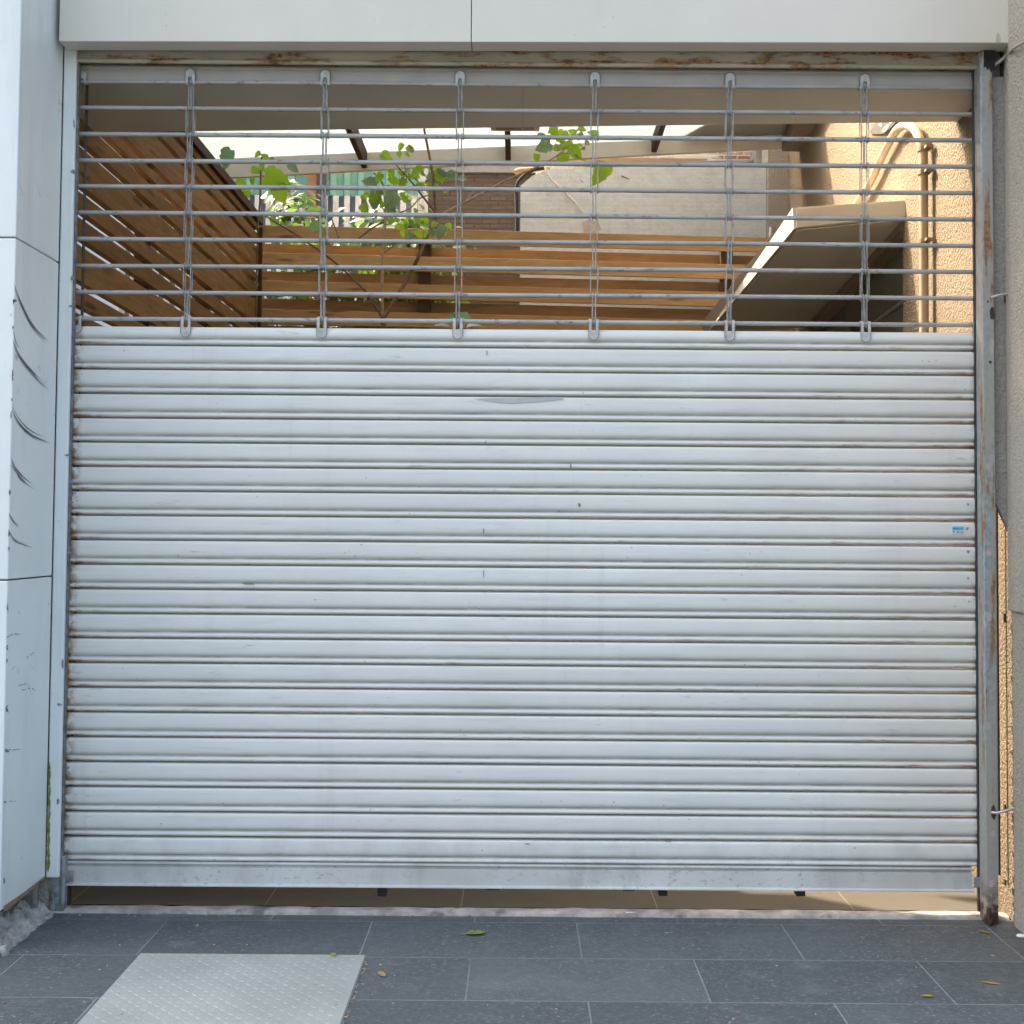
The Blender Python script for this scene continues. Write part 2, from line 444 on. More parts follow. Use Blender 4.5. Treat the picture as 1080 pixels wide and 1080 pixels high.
# grille tubes
colx = [WY(px, 340).x for px in (197, 340, 483, 626, 769, 912)]
for i in range(10):
    z = zb1-i*PB; bm = bmesh.new()
    pts = []
    for k in range(33):
        x = xs0+.004 + (xs1-xs0-.006)*k/32
        pts.append((x, .002*mnoise.noise(Vector((x*.8, i*2.2, 0))), z + .0022*mnoise.noise(Vector((x*.7, i*3.1, 5)))))
    tube(bm, pts, .0069, 10)
    obj('grille_tube', bm, M_GRILLE, sh, smooth=True)
# chain of wire links, one column each
M_LINK = simple('zinc_link', (.30, .305, .29), .42, .3, .35, 60, .1)
M_CLIP = [simple('scratched_clip', (.44, .435, .41), .35, .05, .2, 50, .1), simple('dark_clip_outline', (.17, .165, .15), .5, .2, .4, 60)]  # second colour draws the clip outline, edge shadow and dirt together
def link(bm, x, za, zb, hw):
    r = .0016; pts = []
    rr = .0100
    for s in (-1, 1):
        # flat strap loop that hooks round both tubes, front and back
        loop = []
        for a in range(7): 
            t = math.pi*a/6
            loop.append((x+s*hw, -rr*math.cos(t), za + rr*math.sin(t)))
        for a in range(7):
            t = math.pi*a/6
            loop.append((x+s*hw, rr*math.cos(t), zb - rr*math.sin(t)))
        tube(bm, loop, r, 6, closed=True)
for c, x in enumerate(colx):
    bm = bmesh.new()
    for i in range(9):
        hw = .0046 if (i+c*0) % 2 == 0 else .0108
        link(bm, x + random.uniform(-.001, .001), zb1-i*PB, zb1-(i+1)*PB, hw)
    obj('link_chain', bm, M_LINK, sh, smooth=True)
def clip(bm, x, ztop, zend, up):
    # U shaped strap: rounded end on the slat, two prongs round the tube
    w = .0155; s = 1 if up else -1
    out = []
    for a in range(9):
        t = math.pi*a/8
        out.append((x+w*math.cos(t), zend + s*(w*math.sin(t)-w)))
    inn = []
    iw = .0065
    zi = zend - s*.030
    for a in range(7):
        t = math.pi*a/6
        inn.append((x-iw*math.cos(t), zi + s*iw*math.sin(t)))
    poly = out + [(x-w, ztop), (x-iw, ztop)] + inn + [(x+iw, ztop), (x+w, ztop)]
    y = -.0125
    a = [bm.verts.new((px_, y, pz_)) for px_, pz_ in poly]
    b2 = [bm.verts.new((px_, y+.0022, pz_)) for px_, pz_ in poly]
    n = len(a)
    es = [bm.edges.new((a[i], a[(i+1) % n])) for i in range(n)]
    bmesh.ops.triangle_fill(bm, edges=es, use_beauty=True)
    for i in range(n):
        bm.faces.new((a[i], a[(i+1) % n], b2[(i+1) % n], b2[i]))
    o3 = [(px_, y-.0002, pz_) for px_, pz_ in out]
    n0 = len(bm.faces); tube(bm, [(x+w, y-.0002, ztop)] + o3 + [(x-w, y-.0002, ztop)], .0009, 5)
    bm.faces.ensure_lookup_table()
    for f in bm.faces[n0:]: f.material_index = 1
    for sx in (-1, 1):
        xc = x+sx*(w+iw)/2; hw = (w-iw)/2
        lp = [(y, ztop)]
        for k in range(7):
            t = math.pi*k/6
            lp.append((-.0115*math.cos(t), ztop - s*.0115*math.sin(t)*.9))
        for j in range(len(lp)-1):
            v = [bm.verts.new((xc-hw, *lp[j])), bm.verts.new((xc+hw, *lp[j])), bm.verts.new((xc+hw, *lp[j+1])), bm.verts.new((xc-hw, *lp[j+1]))]
            bm.faces.new(v)
for x in colx:
    bm = bmesh.new(); clip(bm, x, zb10, WY(197, 356).z, False)
    obj('tube_clip', bm, M_CLIP, sh)
    bm = bmesh.new(); clip(bm, x, zb1, WY(197, 74).z, True)
    obj('tube_clip', bm, M_CLIP, sh)
for x in (xs0+.014, xs1-.014):
    bm = bmesh.new(); clip(bm, x, zb10, WY(87, 352).z, False); obj('tube_clip', bm, M_CLIP, sh)
    bm = bmesh.new(); clip(bm, x, zb1, WY(88, 76).z, True); obj('tube_clip', bm, M_CLIP, sh)
# bottom rail
b = NB('dirty_rail_paint')
c = b.mix(b.ramp(b.noise(4, 5), .35, .65), (.44, .435, .40), (.55, .55, .51))
c = b.mix(b.math('MULTIPLY', b.math('MULTIPLY', b.ramp(b.noise(58, 6, .75, (.8, 1, 1.3)), .56, .68), .7), b.ramp(b.noise(4, 3), .40, .56)), c, (.12, .105, .09))
c = b.mix(b.ramp(b.noise(9, 5, .7, (1, 1, .4)), .52, .75, 0, .5), c, (.28, .265, .235))
M_RAIL = b.finish(c, .5, 0, .4)
bm = bmesh.new()
ztr = z_last+.0045
rp = [(0.0, .012), (.03, .0), (.06, -.004), (.09, -.0055), (.13, -.005), (.16, .003), (.20, .004), (.235, .002), (.26, -.004), (.90, -.007), (.925, -.013), (.955, -.0155), (1.0, -.0155), (1.0, .02)]
zz = xs1; xs1 = WY(1025, 938).x
slat(bm, ztr, ztr-z_bot, rp, 60)
xs1 = zz
obj('bottom_rail', bm, M_RAIL, sh, smooth=True, sharp=35)
for sx, xx in ((-1, xs0), (1, xs1)):
    bm = bmesh.new()
    a0, a1 = sorted((xx-sx*.040, xx+sx*.012))
    box(bm, a0, a1, -.020, -.0165, z_bot+.016, z_bot+.046)
    box(bm, a0, a1, -.0164, .01, z_bot+.0135, z_bot+.0155)
    obj('end_bracket', bm, M_FOOT, sh)
# rubber stops below the rail
for px, w, dz in ((267, .018, .010), (403, .013, .034), (520, .02, .012), (663, .018, .012), (699, .013, .026), (844, .014, .024)):
    p = WY(px, 936, .02); bm = bmesh.new()
    box(bm, p.x-w, p.x+w, .012, .045, z_bot-dz, z_bot+.004)
    obj('rubber_stop', bm, M_BLACK, sh, bevel=.002)
# sticker: cyan band over a white band with small worn marks
yk = -.0108
def rect(bm, xa, ya, xb, yb, y, th=.0004):
    p, q = WY(xa, ya, y), WY(xb, yb, y)
    box(bm, p.x, q.x, y-th, y, q.z, p.z)
st = thing  # noqa (kept short)
bm = bmesh.new(); rect(bm, 1003.4, 553.9, 1016.2, 563.2, yk)
sk = obj('sticker', bm, simple('worn_white_label', (.72, .72, .78), .5, 0, .05), sh)
bm = bmesh.new(); rect(bm, 1004.2, 555.0, 1015.9, 559.2, yk-.0006)
obj('cyan_band', bm, simple('cyan_label_ink', (.13, .55, .68), .5, 0, .08), sk)
bm = bmesh.new()
for a in (1005.2, 1007.0, 1008.8):
    rect(bm, a, 556.4, a+1.2, 558.4, yk-.0011)
for a in (1010.6, 1012.0, 1013.4):
    rect(bm, a, 557.2, a+1.0, 558.2, yk-.0011)
rect(bm, 1015.0, 555.8, 1015.5, 558.4, yk-.0011)
obj('band_lettering', bm, simple('teal_ink', (.02, .22, .33), .5), sk)
bm = bmesh.new()
rect(bm, 1004.6, 559.6, 1007.2, 561.7, yk-.0011)
for a, y0 in ((1009.0, 559.8), (1013.2, 560.2)):
    rect(bm, a, y0, a+2.4, y0+2.3, yk-.0011)
rect(bm, 1011.6, 561.2, 1012.9, 561.8, yk-.0011)
obj('label_lettering', bm, simple('grey_ink', (.33, .31, .38), .5), sk)

# paint damage on the slats
def flat_poly(bm, pxs, y, th=.0005):
    prism(bm, [WY(px, py, y) for px, py in pxs], (0, th, 0))
bm = bmesh.new()
flat_poly(bm, [(500, 420.6), (517, 419.8), (560, 419.6), (578, 418.6), (595, 418.8), (594, 421), (580, 422.5), (562, 424.2), (540, 425.4), (525, 424.6), (512, 422.4)], -.0112)
o = obj('scraped_patch', bm, simple('bare_grey_scrape', (.42, .43, .435), .5, 0, .08, 60), curtain)
M_CHIP = simple('blue_grey_chip', (.22, .27, .31), .5); M_BSC = simple('brown_scuff', (.22, .17, .12), .7, 0, .3, 200)
for px, py, s in ((1021, 532, 1.6), (1020, 557.6, 1.9), (1021, 582, 2.0), (1021, 610, 1.3), (1022, 634.5, 1.2)):
    bm = bmesh.new(); flat_poly(bm, [(px-s, py-s*.6), (px+s*.9, py-s*.8), (px+s*.7, py+s*.3), (px, py+s)], -.0115)
    obj('paint_chip', bm, M_CHIP, curtain)
for px, py, w, h_ in ((513.5, 372, .5, 2.6), (512.5, 466.5, .5, 2), (510, 560, .5, 3), (510, 605, .4, 4), (602, 491.5, .8, 2.2), (611, 532.5, 1.4, 1.8), (590, 539, 1.2, .8), (262, 615.8, 6.5, .8), (556, 890, 2.6, .5), (704, 887, 4, .7)):
    bm = bmesh.new(); flat_poly(bm, [(px-w, py-h_), (px+w*.8, py-h_*.8), (px+w, py+h_), (px-w*.7, py+h_*.9)], -.0116)
    obj('scuff_mark', bm, M_BSC, curtain)

# ------------------------------------------------------------------ lintel with rust above the shutter
ln = thing('lintel_beam', 'cream steel lintel streaked with rust directly above the shutter grille', 'lintel', (0, -.03, 2.5))
za = WY(88, 46, -.03).z; zbm = WY(88, 62.5, -.03).z; zc = WY(88, 68, -.025).z
bm = bmesh.new(); box(bm, xl-.02, xr+.02, -.03, .012, zbm, za); obj('lintel_face', bm, M_LINTEL, ln, bevel=.001)
bm = bmesh.new(); tube(bm, [(xl-.01, -.034, zbm-.006), (0, -.034, zbm-.007), (xr+.01, -.034, zbm-.006)], .0072, 10)
obj('lintel_roll', bm, M_LINTEL, ln, smooth=True)

# ------------------------------------------------------------------ right guide post
XP0 = WY(1037.2, 500, -.07).x; XP1 = WY(1049.5, 500, -.07).x
gp = thing('guide_post', 'blue grey galvanised guide post with rust and filler patches, right edge of shutter', 'post', (XP0, -.04, 0))
zt = WY(1040, 54, -.07).z
bm = bmesh.new()
box(bm, XP0, XP1, -.072, -.066, .0, zt); box(bm, XP0-.0003, XP0+.005, -.0655, -.018, .0, zt)
box(bm, XP1-.005, XP1-.0003, -.0655, -.001, .0, zt)
obj('post_channel', bm, M_POST, gp, bevel=.0018)
bm = bmesh.new(); box(bm, XP0-.004, XP0+.004, -.0175, -.006, .02, zt+.02)
obj('guide_slot', bm, M_DARK, gp)
def blob_poly(px, py, rx, ry, n=12, y=-.0727, jit=.25):
    return [WY(px+rx*math.cos(2*math.pi*k/n)*(1+random.uniform(-jit, jit)), py+ry*math.sin(2*math.pi*k/n)*(1+random.uniform(-jit, jit)), y) for k in range(n)]
M_FILL = simple('pinkish_filler', (.43, .37, .345), .7, 0, .1, 60)
for px, py, rx, ry in ((1042.5, 492, 3, 4), (1043, 583, 3, 4.2), (1043.5, 651, 3.2, 4.4), (1042, 766, 3, 4), (1047.5, 880, 2.6, 3.6), (1046, 932, 3, 4), (1046, 366, 3, 9)):
    bm = bmesh.new(); prism(bm, blob_poly(px, py, rx, ry), (0, .0006, 0)); obj('filler_patch', bm, M_FILL, gp)
bm = bmesh.new(); prism(bm, [WY(px, py, -.0727) for px, py in ((1037.5, 53), (1049.3, 53), (1049.2, 75), (1047, 73), (1045.5, 77), (1043, 72), (1041.5, 74), (1039.5, 70), (1037.6, 72))], (0, .0006, 0))
obj('soot_patch', bm, simple('black_soot', (.022, .02, .018), .9, 0, .4, 60), gp)
for px, py, rx, ry in ((1047, 331, 3.0, 7), (1048, 857, 3.2, 7), (1044.5, 382, 1.6, 1.8), (1042, 318, .9, 1.3)):
    bm = bmesh.new(); prism(bm, blob_poly(px, py, rx, ry), (0, .0007, 0)); obj('burn_mark', bm, simple('dark_burnt_rust', (.05, .035, .03), .8, 0, .4, 80), gp)
p = WY(1043.5, 955, -.085)
bm = bmesh.new(); tube(bm, [(p.x, -.085, .0), (p.x, -.083, .05)], .006, 8); tube(bm, [(p.x, -.085, .012), (p.x, -.085, .022)], .012, 6)
obj('anchor_bolt', bm, simple('rusty_bolt', (.07, .035, .025), .7, .3, .4, 60), gp, smooth=True)

# ------------------------------------------------------------------ right stucco wall
XW = 1.462; KW = .05
def xw(y): return XW + KW*max(0, y-.2)
sw = thing('stucco_wall', 'rough beige stucco wall running back along the right side past the post', 'wall', (XW, 0, 0))
YC = 1.06                                          # where the pier ends and the shop front begins
zst = WX(1070, 646, 1.44).z
zH = 2.37
def xf(y): return xw(y)
bm = bmesh.new()
# pier down to the ground, from behind the shutter to its corner
hexa(bm, [(XW, -.7, 0), (XW+1.2, -.7, 0), (XW+1.2, YC, 0), (xw(YC), YC, 0), (XW, -.7, 3.6), (XW+1.2, -.7, 3.6), (XW+1.2, YC, 3.6), (xw(YC), YC, 3.6)])
# wall above the shop front
hexa(bm, [(xw(YC), YC+.001, zH-.05), (XW+1.2, YC+.001, zH-.05), (XW+1.2, 3.7, zH-.05), (xw(3.7), 3.7, zH-.05), (xw(YC), YC+.001, 4.6), (XW+1.2, YC+.001, 4.6), (XW+1.2, 3.7, 4.6), (xw(3.7), 3.7, 4.6)])
obj('wall_body', bm, M_STUCCO, sw)
# thicker render coat on the street side, ending in a drip edge
bm = bmesh.new()
ye = -.078
poly = [(XW-.001, ye+.02), (XW-.007, ye-.012), (XW-.013, ye-.05), (XW-.016, -.71), (XW+.6, -.71), (XW+.6, ye+.02)]
prism(bm, [(x, y, zst) for x, y in poly], (0, 0, 3.6-zst))
obj('render_coat', bm, M_STUCCO2, sw, bevel=.004)
bm = bmesh.new()
poly = [(XW-.001, ye-.01), (XW-.004, ye-.03), (XW-.004, -.71), (XW+.6, -.71), (XW+.6, ye-.01)]
prism(bm, [(x, y, 0.0) for x, y in poly], (0, 0, zst-.001))
obj('plinth_coat', bm, M_STUCCO2, sw, bevel=.003)
bm = bmesh.new(); box(bm, XW-.006, XW-.0005, .012, .019, .12, 1.52); obj('open_seam', bm, M_BLACK, sw)
bm = bmesh.new()
for py, s in ((651, 4), (315, 3.5), (852, 3.5), (930, 2.5)):
    q = WX(1059.5, py, XW-.003)
    box(bm, XW-.004, XW-.0008, q.y-.010, q.y+.008, q.z-.004*s, q.z+.003*s)
obj('chipped_hole', bm, simple('dark_hole', (.03, .024, .02), .95), sw, bevel=.0015)

bm = bmesh.new(); q0, q1 = XP1+.0012, XW+.05; hexa(bm, [(q0, -.050, 1.26), (q1, -.062, 1.06), (q1, -.040, 1.06), (q0, -.036, 1.26), (q0, -.050, 2.54), (q1, -.062, 2.54), (q1, -.040, 2.54), (q0, -.036, 2.54)]); obj('sun_stop_nib', bm, M_STUCCO2, sw)  # added stucco strip that keeps the sun off the upper wall by the post
# wall ties
M_TIE = simple('zinc_tie', (.42, .40, .37), .45, .4, .2, 60)
for py, lab in ((311.5, 'short zinc pin tying the rusty post to the stucco wall beside the grille'), (855, 'short zinc pin tying the rusty post to the stucco wall near the ground')):
    bm = bmesh.new(); a = WY(1046, py+2, -.076); q = WY(1064, py-2, -.09)
    tube(bm, [a, (a.x+.012, -.09, a.z+.002), (XW-.004, -.09, q.z), (XW+.01, -.09, q.z)], .0042, 8)
    tag(obj('tie_pin', bm, M_TIE, smooth=True), lab, 'metal pin', 'pins between post and wall')

# cable under the header's right end
bm = bmesh.new()
tube(bm, smooth_path([WY(1045, 70, -.03), WY(1053, 66, -.085), WY(1062, 58, -.10), WX(1069, 51, XW-.026), WX(1082, 43, XW-.027), WX(1100, 30, XW-.027)], 6), .0048, 8)
tag(obj('cable', bm, simple('painted_cable', (.36, .31, .27), .6), smooth=True), 'thin painted cable leaving the header end and running up the stucco wall', 'cable')

# ------------------------------------------------------------------ header fascia
hd = thing('header_fascia', 'off-white box fascia of two metal panels spanning above the shutter', 'fascia', (0, -.12, 2.6))
yf, yb = -.125, -.055
pl, pr_, pm = WY(62, 43.5, yf), WY(1068, 45.2, yf), WY(497, 44.3, yf)
ztop = 3.05
def hpanel(xa, za_, xb, zb_):
    bm = bmesh.new()
    hexa(bm, [(xa, yf, za_), (xb, yf, zb_), (xb, yb, zb_), (xa, yb, za_), (xa, yf, ztop), (xb, yf, ztop), (xb, yb, ztop), (xa, yb, ztop)])
    return obj('fascia_panel', bm, M_HEAD, hd, bevel=.0022)
hpanel(pl.x, pl.z, pm.x-.0012, pm.z); hpanel(pm.x+.0012, pm.z, pr_.x, pr_.z)
bm = bmesh.new(); box(bm, pl.x+.02, pr_.x-.02, yf+.012, yb-.004, max(pl.z, pr_.z)+.01, ztop-.01); obj('panel_backing', bm, M_DARK, hd)
bm = bmesh.new(); prism(bm, [WY(px, py, yf-.0004) for px, py in ((1050.3, 44.4), (1050.8, 36.5), (1052.8, 34), (1054.4, 37), (1055.6, 44.6))], (0, -.0005, 0))
obj('bare_patch', bm, simple('beige_undercoat', (.46, .40, .31), .7), hd)

# ------------------------------------------------------------------ building above
bd = thing('gate_building', 'building over the gate with a smooth taupe soffit showing behind the grille', 'building', (0, .2, 2.56))
zsf = 2.56
qa, qb = WZ(207, 138.5, zsf), WZ(993, 128.5, zsf)
def sy(x): return qa.y + (qb.y-qa.y)*(x-qa.x)/(qb.x-qa.x)
print('soffit depth', sy(-1.75), sy(XW+.1))
bm = bmesh.new(); hexa(bm, [(-1.75, .016, zsf), (XW+.1, .016, zsf), (XW+.1, sy(XW+.1), zsf), (-1.75, sy(-1.75), zsf), (-1.75, .016, zsf+.12), (XW+.1, .016, zsf+.12), (XW+.1, sy(XW+.1), zsf+.12), (-1.75, sy(-1.75), zsf+.12)]); obj('soffit', bm, M_SOFFIT, bd)
bm = bmesh.new(); box(bm, .0-.0022, .0022, .02, .535, zsf-.0012, zsf+.002); obj('soffit_joint', bm, M_HOODU, bd)
bm = bmesh.new(); box(bm, -5, 5, -.05, .49, zsf+.125, 8); obj('upper_wall', bm, M_STUCCO2, bd)
bm = bmesh.new(); box(bm, XW+1.21, 5, -.05, .5, 0, zsf+.12); obj('side_wall', bm, M_STUCCO2, bd)
bm = bmesh.new(); box(bm, -5, WY(66, 500, -.02).x, -.026, -.004, 0.0, zsf+.12); obj('side_wall', bm, M_STUCCO2, bd)

# ------------------------------------------------------------------ left: pillar, post cover
YPL = -.0465
XL = WY(62, 280, YPL).x
yfr = [WX(px, py, XL).y for px, py in ((15, 252), (10, 480), (5, 780), (3, 955))]
YF = sum(yfr)/4
zP0 = WX(3, 961, XL).z; zP0b = WY(48, 925, YPL).z
print('pillar', XL, yfr, zP0, zP0b)
zb_ = (zP0+zP0b)/2
zj1 = WX(40, 264, XL).z; zj2 = WX(40, 609, XL).z
pil = thing('clad_pillar', 'white metal clad pillar with curved black scrape marks at the left edge', 'pillar', (XL-.3, YF+.1, zb_))
for a, b_ in ((zb_, zj2-.002), (zj2+.002, zj1-.002), (zj1+.002, 3.05)):
    bm = bmesh.new(); box(bm, -4.2, XL, YF, YPL, a, b_); obj('cladding_panel', bm, M_WHITE, pil, bevel=.003)
bm = bmesh.new(); box(bm, -4.1, XL-.012, YF+.012, YPL-.012, zb_+.02, 3.0); obj('pillar_core', bm, M_DARK, pil)
M_SMEAR = simple('grey_smear', (.50, .52, .53), .6, 0, .15, 60)
M_SCUFF = simple('dark_scrape', (.12, .125, .135), .6, 0, .5, 90)
arcs = [([(14, 298), (22, 320), (35, 345), (53, 363)], 2.6, 12), ([(13, 355), (20, 375), (36, 395), (53, 412)], 3.0, 12), ([(12, 343), (16, 358), (20, 369)], .8, 3),
        ([(12, 430), (22, 447), (36, 459), (54, 466)], 4.2, 12), ([(11, 487), (18, 497), (28, 508), (41, 517)], 3.0, 8), ([(11, 480), (20, 503), (30, 512)], 1.2, 3),
        ([(9, 541), (14, 550), (20, 556)], 1.0, 3), ([(9, 558), (15, 569), (24, 574), (36, 578)], 1.2, 3)]
for pts, w, n, smear in [(p_, w_*1.5, max(3, n_//2), True) for p_, w_, n_ in arcs] + [(p_, w_, n_, False) for p_, w_, n_ in arcs]:
    bm = bmesh.new()
    for k in range(n):
        off = random.uniform(-w, w)*.8
        t0, t1 = sorted((random.uniform(0, .35), random.uniform(.55, 1.0)))
        path = smooth_path([Vector((x, y+off, 0)) for x, y in pts], 8)
        i0, i1 = int(t0*(len(path)-1)), int(t1*(len(path)-1))
        seg = path[i0:i1+1]
        if len(seg) < 3: continue
        hw = random.uniform(.4, 1.1) if smear else random.uniform(.25, .75)
        top, bot = [], []
        for i, q in enumerate(seg):
            tp = hw*math.sin(math.pi*(i+.4)/(len(seg)-.2))
            jj = random.uniform(-.12, .12)
            top.append(WX(q.x, q.y-tp+jj, XL+.0004)); bot.append(WX(q.x, q.y+tp+jj, XL+.0004))
        for i in range(len(seg)-1):
            bm.faces.new([bm.verts.new(v+Vector((.00003*k + (0 if smear else .0004), 0, 0))) for v in (top[i], top[i+1], bot[i+1], bot[i])])
    obj('scrape_mark', bm, M_SMEAR if smear else M_SCUFF, pil)
for lst in (((20, 723), (28, 721)), ((23, 728), (33, 726), (38, 729)), ((30, 721), (33, 733)), ((28, 694), (36, 688)), ((7, 672), (14, 669), (21, 669)), ((5, 790), (12, 791), (21, 790)), ((4, 846), (11, 845), (17, 845)), ((16, 702), (13, 706)), ((20, 190), (24, 207)), ((40, 196), (43, 209)), ((19, 225), (21, 233))):
    bm = bmesh.new()
    path = smooth_path([Vector((x, y, 0)) for x, y in lst], 6)
    for i in range(len(path)-1):
        q, r_ = path[i], path[i+1]
        if random.random() < .15: continue
        hw = random.uniform(.4, 1.1) if smear else random.uniform(.25, .75)
        bm.faces.new([bm.verts.new(WX(a, c_, XL+.0005)) for a, c_ in ((q.x, q.y-hw), (r_.x, r_.y-hw), (r_.x, r_.y+hw), (q.x, q.y+hw))])
    obj('scuff_mark', bm, simple('grey_scuff', (.30, .31, .32), .6, 0, .4, 120), pil)
M_EDGE = simple('bare_edge_metal', (.17, .175, .18), .6, .2, .4, 90)
for py, ex, ln_, hh in ((318, 13.3, 3.2, 4), (345, 13, 1.5, 2.4), (398, 12.4, 1.6, 7), (421, 11.8, 1.3, 2), (437, 10.9, 1.8, 5), (519, 9.2, 2.0, 3), (563, 8.8, 1.6, 5), (578, 8.5, 1.4, 3), (640, 7.2, 1.4, 6), (683, 6.6, 1.7, 3), (697, 6.5, 1.5, 2.4), (748, 5.8, 3.5, 3.5), (792, 5.2, 4.5, 2.0), (846, 4.6, 1.3, 2), (929, 3.6, 1.4, 3)):
    bm = bmesh.new(); n = 12
    prism(bm, [WX(ex+ln_*(.5+.5*math.cos(2*math.pi*k/n))*(1+random.uniform(-.8, .5)), py+hh*math.sin(2*math.pi*k/n)*(1+random.uniform(-.8, .3)), XL+.0003) for k in range(n)], (.0006, 0, 0))
    obj('chipped_edge', bm, M_EDGE, pil)
bm = bmesh.new(); prism(bm, [WX(px, py, XL+.0003) for px, py in ((3.6, 956), (4, 962), (30, 942), (47, 926), (47, 924), (28, 939))], (.0005, 0, 0)); obj('rusty_lip', bm, simple('rust_lip', (.26, .17, .11), .8, 0, .4, 60), pil)
# rough footing under the pillar
bm = bmesh.new(); ft = []
nx, ny = 60, 90
x1, x0_ = XL+.03, XL-.30
g = [[None]*(ny+1) for _ in range(nx+1)]
for i in range(nx+1):
    for j in range(ny+1):
        x = x0_+(x1-x0_)*(i/nx); y = YF-.05+(YPL+.06-YF)*j/ny
        h_ = (.046-.048*max(0, (x-(XL-.04))/.07)) + .022*mnoise.noise(Vector((x*16, y*16, 2))) + .020*abs(mnoise.noise(Vector((x*38, y*38, 7)))) + .012*mnoise.noise(Vector((x*90, y*90, 5)))
        if i == nx: h_ = -.004
        g[i][j] = bm.verts.new((x + (.012*mnoise.noise(Vector((0, y*22, 3))) if i > nx-4 else 0), y, h_))
for i in range(nx):
    for j in range(ny):
        bm.faces.new((g[i][j], g[i+1][j], g[i+1][j+1], g[i][j+1]))
tag(obj('rubble_footing', bm, M_CONC), 'crumbled grey concrete footing under the white clad pillar', 'footing')
p = WX(35, 938, XL-.03); bm = bmesh.new(); box(bm, p.x-.02, p.x+.012, p.y-.02, p.y+.015, .0, zb_+.03)
box(bm, p.x-.02, p.x+.0135, p.y-.034, p.y-.021, .0, zb_+.03)
tag(obj('steel_stub', bm, M_FOOT, bevel=.002), 'short rusty steel angle standing on the crumbled concrete under the white pillar', 'steel angle')

# left post: white cover over a galvanised channel
XA, XB = WY(62.5, 60, -.045).x, WY(80.5, 60, -.045).x
lp = thing('white_guide_post', 'white painted guide post with chipped edge and bare steel foot, left edge of shutter', 'post', (XA, -.04, 0))
zt = WY(70, 40, -.065).z; zb2 = WY(60, 926, -.045).z
xc1 = WY(67.5, 800, -.068).x
bm = bmesh.new(); box(bm, XL+.0006, XB, -.045, -.030, zb2, zt); obj('post_cover', bm, M_WHITE, lp, bevel=.004)
bm = bmesh.new()
xa2, xb2 = WY(50.5, 945, -.035).x, WY(67, 945, -.035).x
box(bm, xa2, xb2, -.029, -.024, 0, zb2+.06); box(bm, xb2-.004, xb2-.0004, -.0235, -.005, 0, zb2+.06)
obj('post_foot', bm, M_FOOT, lp, bevel=.0015)
bm = bmesh.new(); box(bm, XB-.004, XB+.004, -.0295, -.016, .0, zt); obj('guide_edge', bm, simple('worn_grey_edge', (.17, .185, .20), .5, .3, .4, 50), lp)
bm = bmesh.new(); box(bm, XB+.009, xl+.008, .012, .03, .01, zt); obj('guide_slot', bm, M_DARK, lp)
for px, py, w, h_ in ((77, 181, 2.2, 2.5), (76.5, 294, 2.0, 3), (75, 323, 3.0, 1.2), (71, 480, 3.2, 1.4), (76, 508, 2, 1.6), (75, 530, 2.2, 1.4), (73, 583, 2.4, 1.4), (71, 620, 1.6, 1.4), (63, 743, 3, 1.4), (61, 845, 1.6, 3), (66, 700, 1.2, 5), (78, 130, 1.1, 4)):
    bm = bmesh.new(); prism(bm, blob_poly(px, py, w, h_, 10, -.0457, .4), (0, .0004, 0)); obj('chipped_paint', bm, simple('blue_grey_steel', (.20, .23, .26), .5, .2, .3, 90), lp)
bm = bmesh.new()
for k in range(46):
    py = 800 + 115*random.random()**.7
    prism(bm, blob_poly(50.5+random.uniform(-.3, .9)+ (925-py)*.013, py, random.uniform(.7, 1.4), random.uniform(2, 6), 8, -.0457-.00002*k, .4), (0, .0004, 0))
obj('moss', bm, simple('green_moss', (.17, .19, .035), .95, 0, .3, 90), lp)

# ------------------------------------------------------------------ ground
bm = bmesh.new()
yS0 = WZ(540, 966.5, .0).y; yS1 = WZ(540, 957.5, .008).y
print('sill', yS0, yS1)
for x0_, x1_, y0_, y1_ in ((-60, 60, -60, yS0),):
    bm.faces.new([bm.verts.new(v) for v in ((x0_, y0_, 0), (x1_, y0_, 0), (x1_, y1_, 0), (x0_, y1_, 0))])
tag(obj('pavement', bm, M_PAVE), None, None, None, 'structure')
bm = bmesh.new()
N = 70
rows = [(yS0-.004, -.004), (yS0+.002, .006), (yS0+.012, .010), ((yS0+yS1)/2, .010), (yS1-.004, .009), (yS1+.004, .002), (yS1+.012, -.02)]
vv = []
for i in range(N+1):
    x = -1.46 + 2.93*i/N
    vv.append([bm.verts.new((x, y+.004*mnoise.noise(Vector((x*9, y*40, 3))), z+(.003*mnoise.noise(Vector((x*14, y*50, 8))) if 0 < j < 5 else 0))) for j, (y, z) in enumerate(rows)])
for i in range(N):
    for j in range(len(rows)-1): bm.faces.new((vv[i][j], vv[i+1][j], vv[i+1][j+1], vv[i][j+1]))
b = NB('worn_cement'); c = b.mix(b.ramp(b.noise(14, 6, .65), .35, .65), (.20, .19, .175), (.38, .36, .32))
c = b.mix(b.ramp(b.noise(7, 4, .6, (1, 1, 1), (4, 0, 0)), .56, .64), c, (.13, .12, .11))
M_CEM = b.finish(c, .9, 0, .2, b.bump(b.noise(70, 5), .5, .004))
tag(obj('threshold_strip', bm, M_CEM, smooth=True), None, None, None, 'structure')
bm = bmesh.new(); box(bm, -1.46, 1.47, yS1+.008, yS1+.03, -.03, -.004); tag(obj('threshold_shadow_strip', bm, M_BLACK), None, None, None, 'structure')  # black strip standing in for the shutter's shadow line behind the sill
bm = bmesh.new()
yy = yS1+.0305
bm.faces.new([bm.verts.new(v) for v in ((-3, yy, 0), (4, yy, 0), (4, 3.4, 0), (-3, 3.4, 0))])
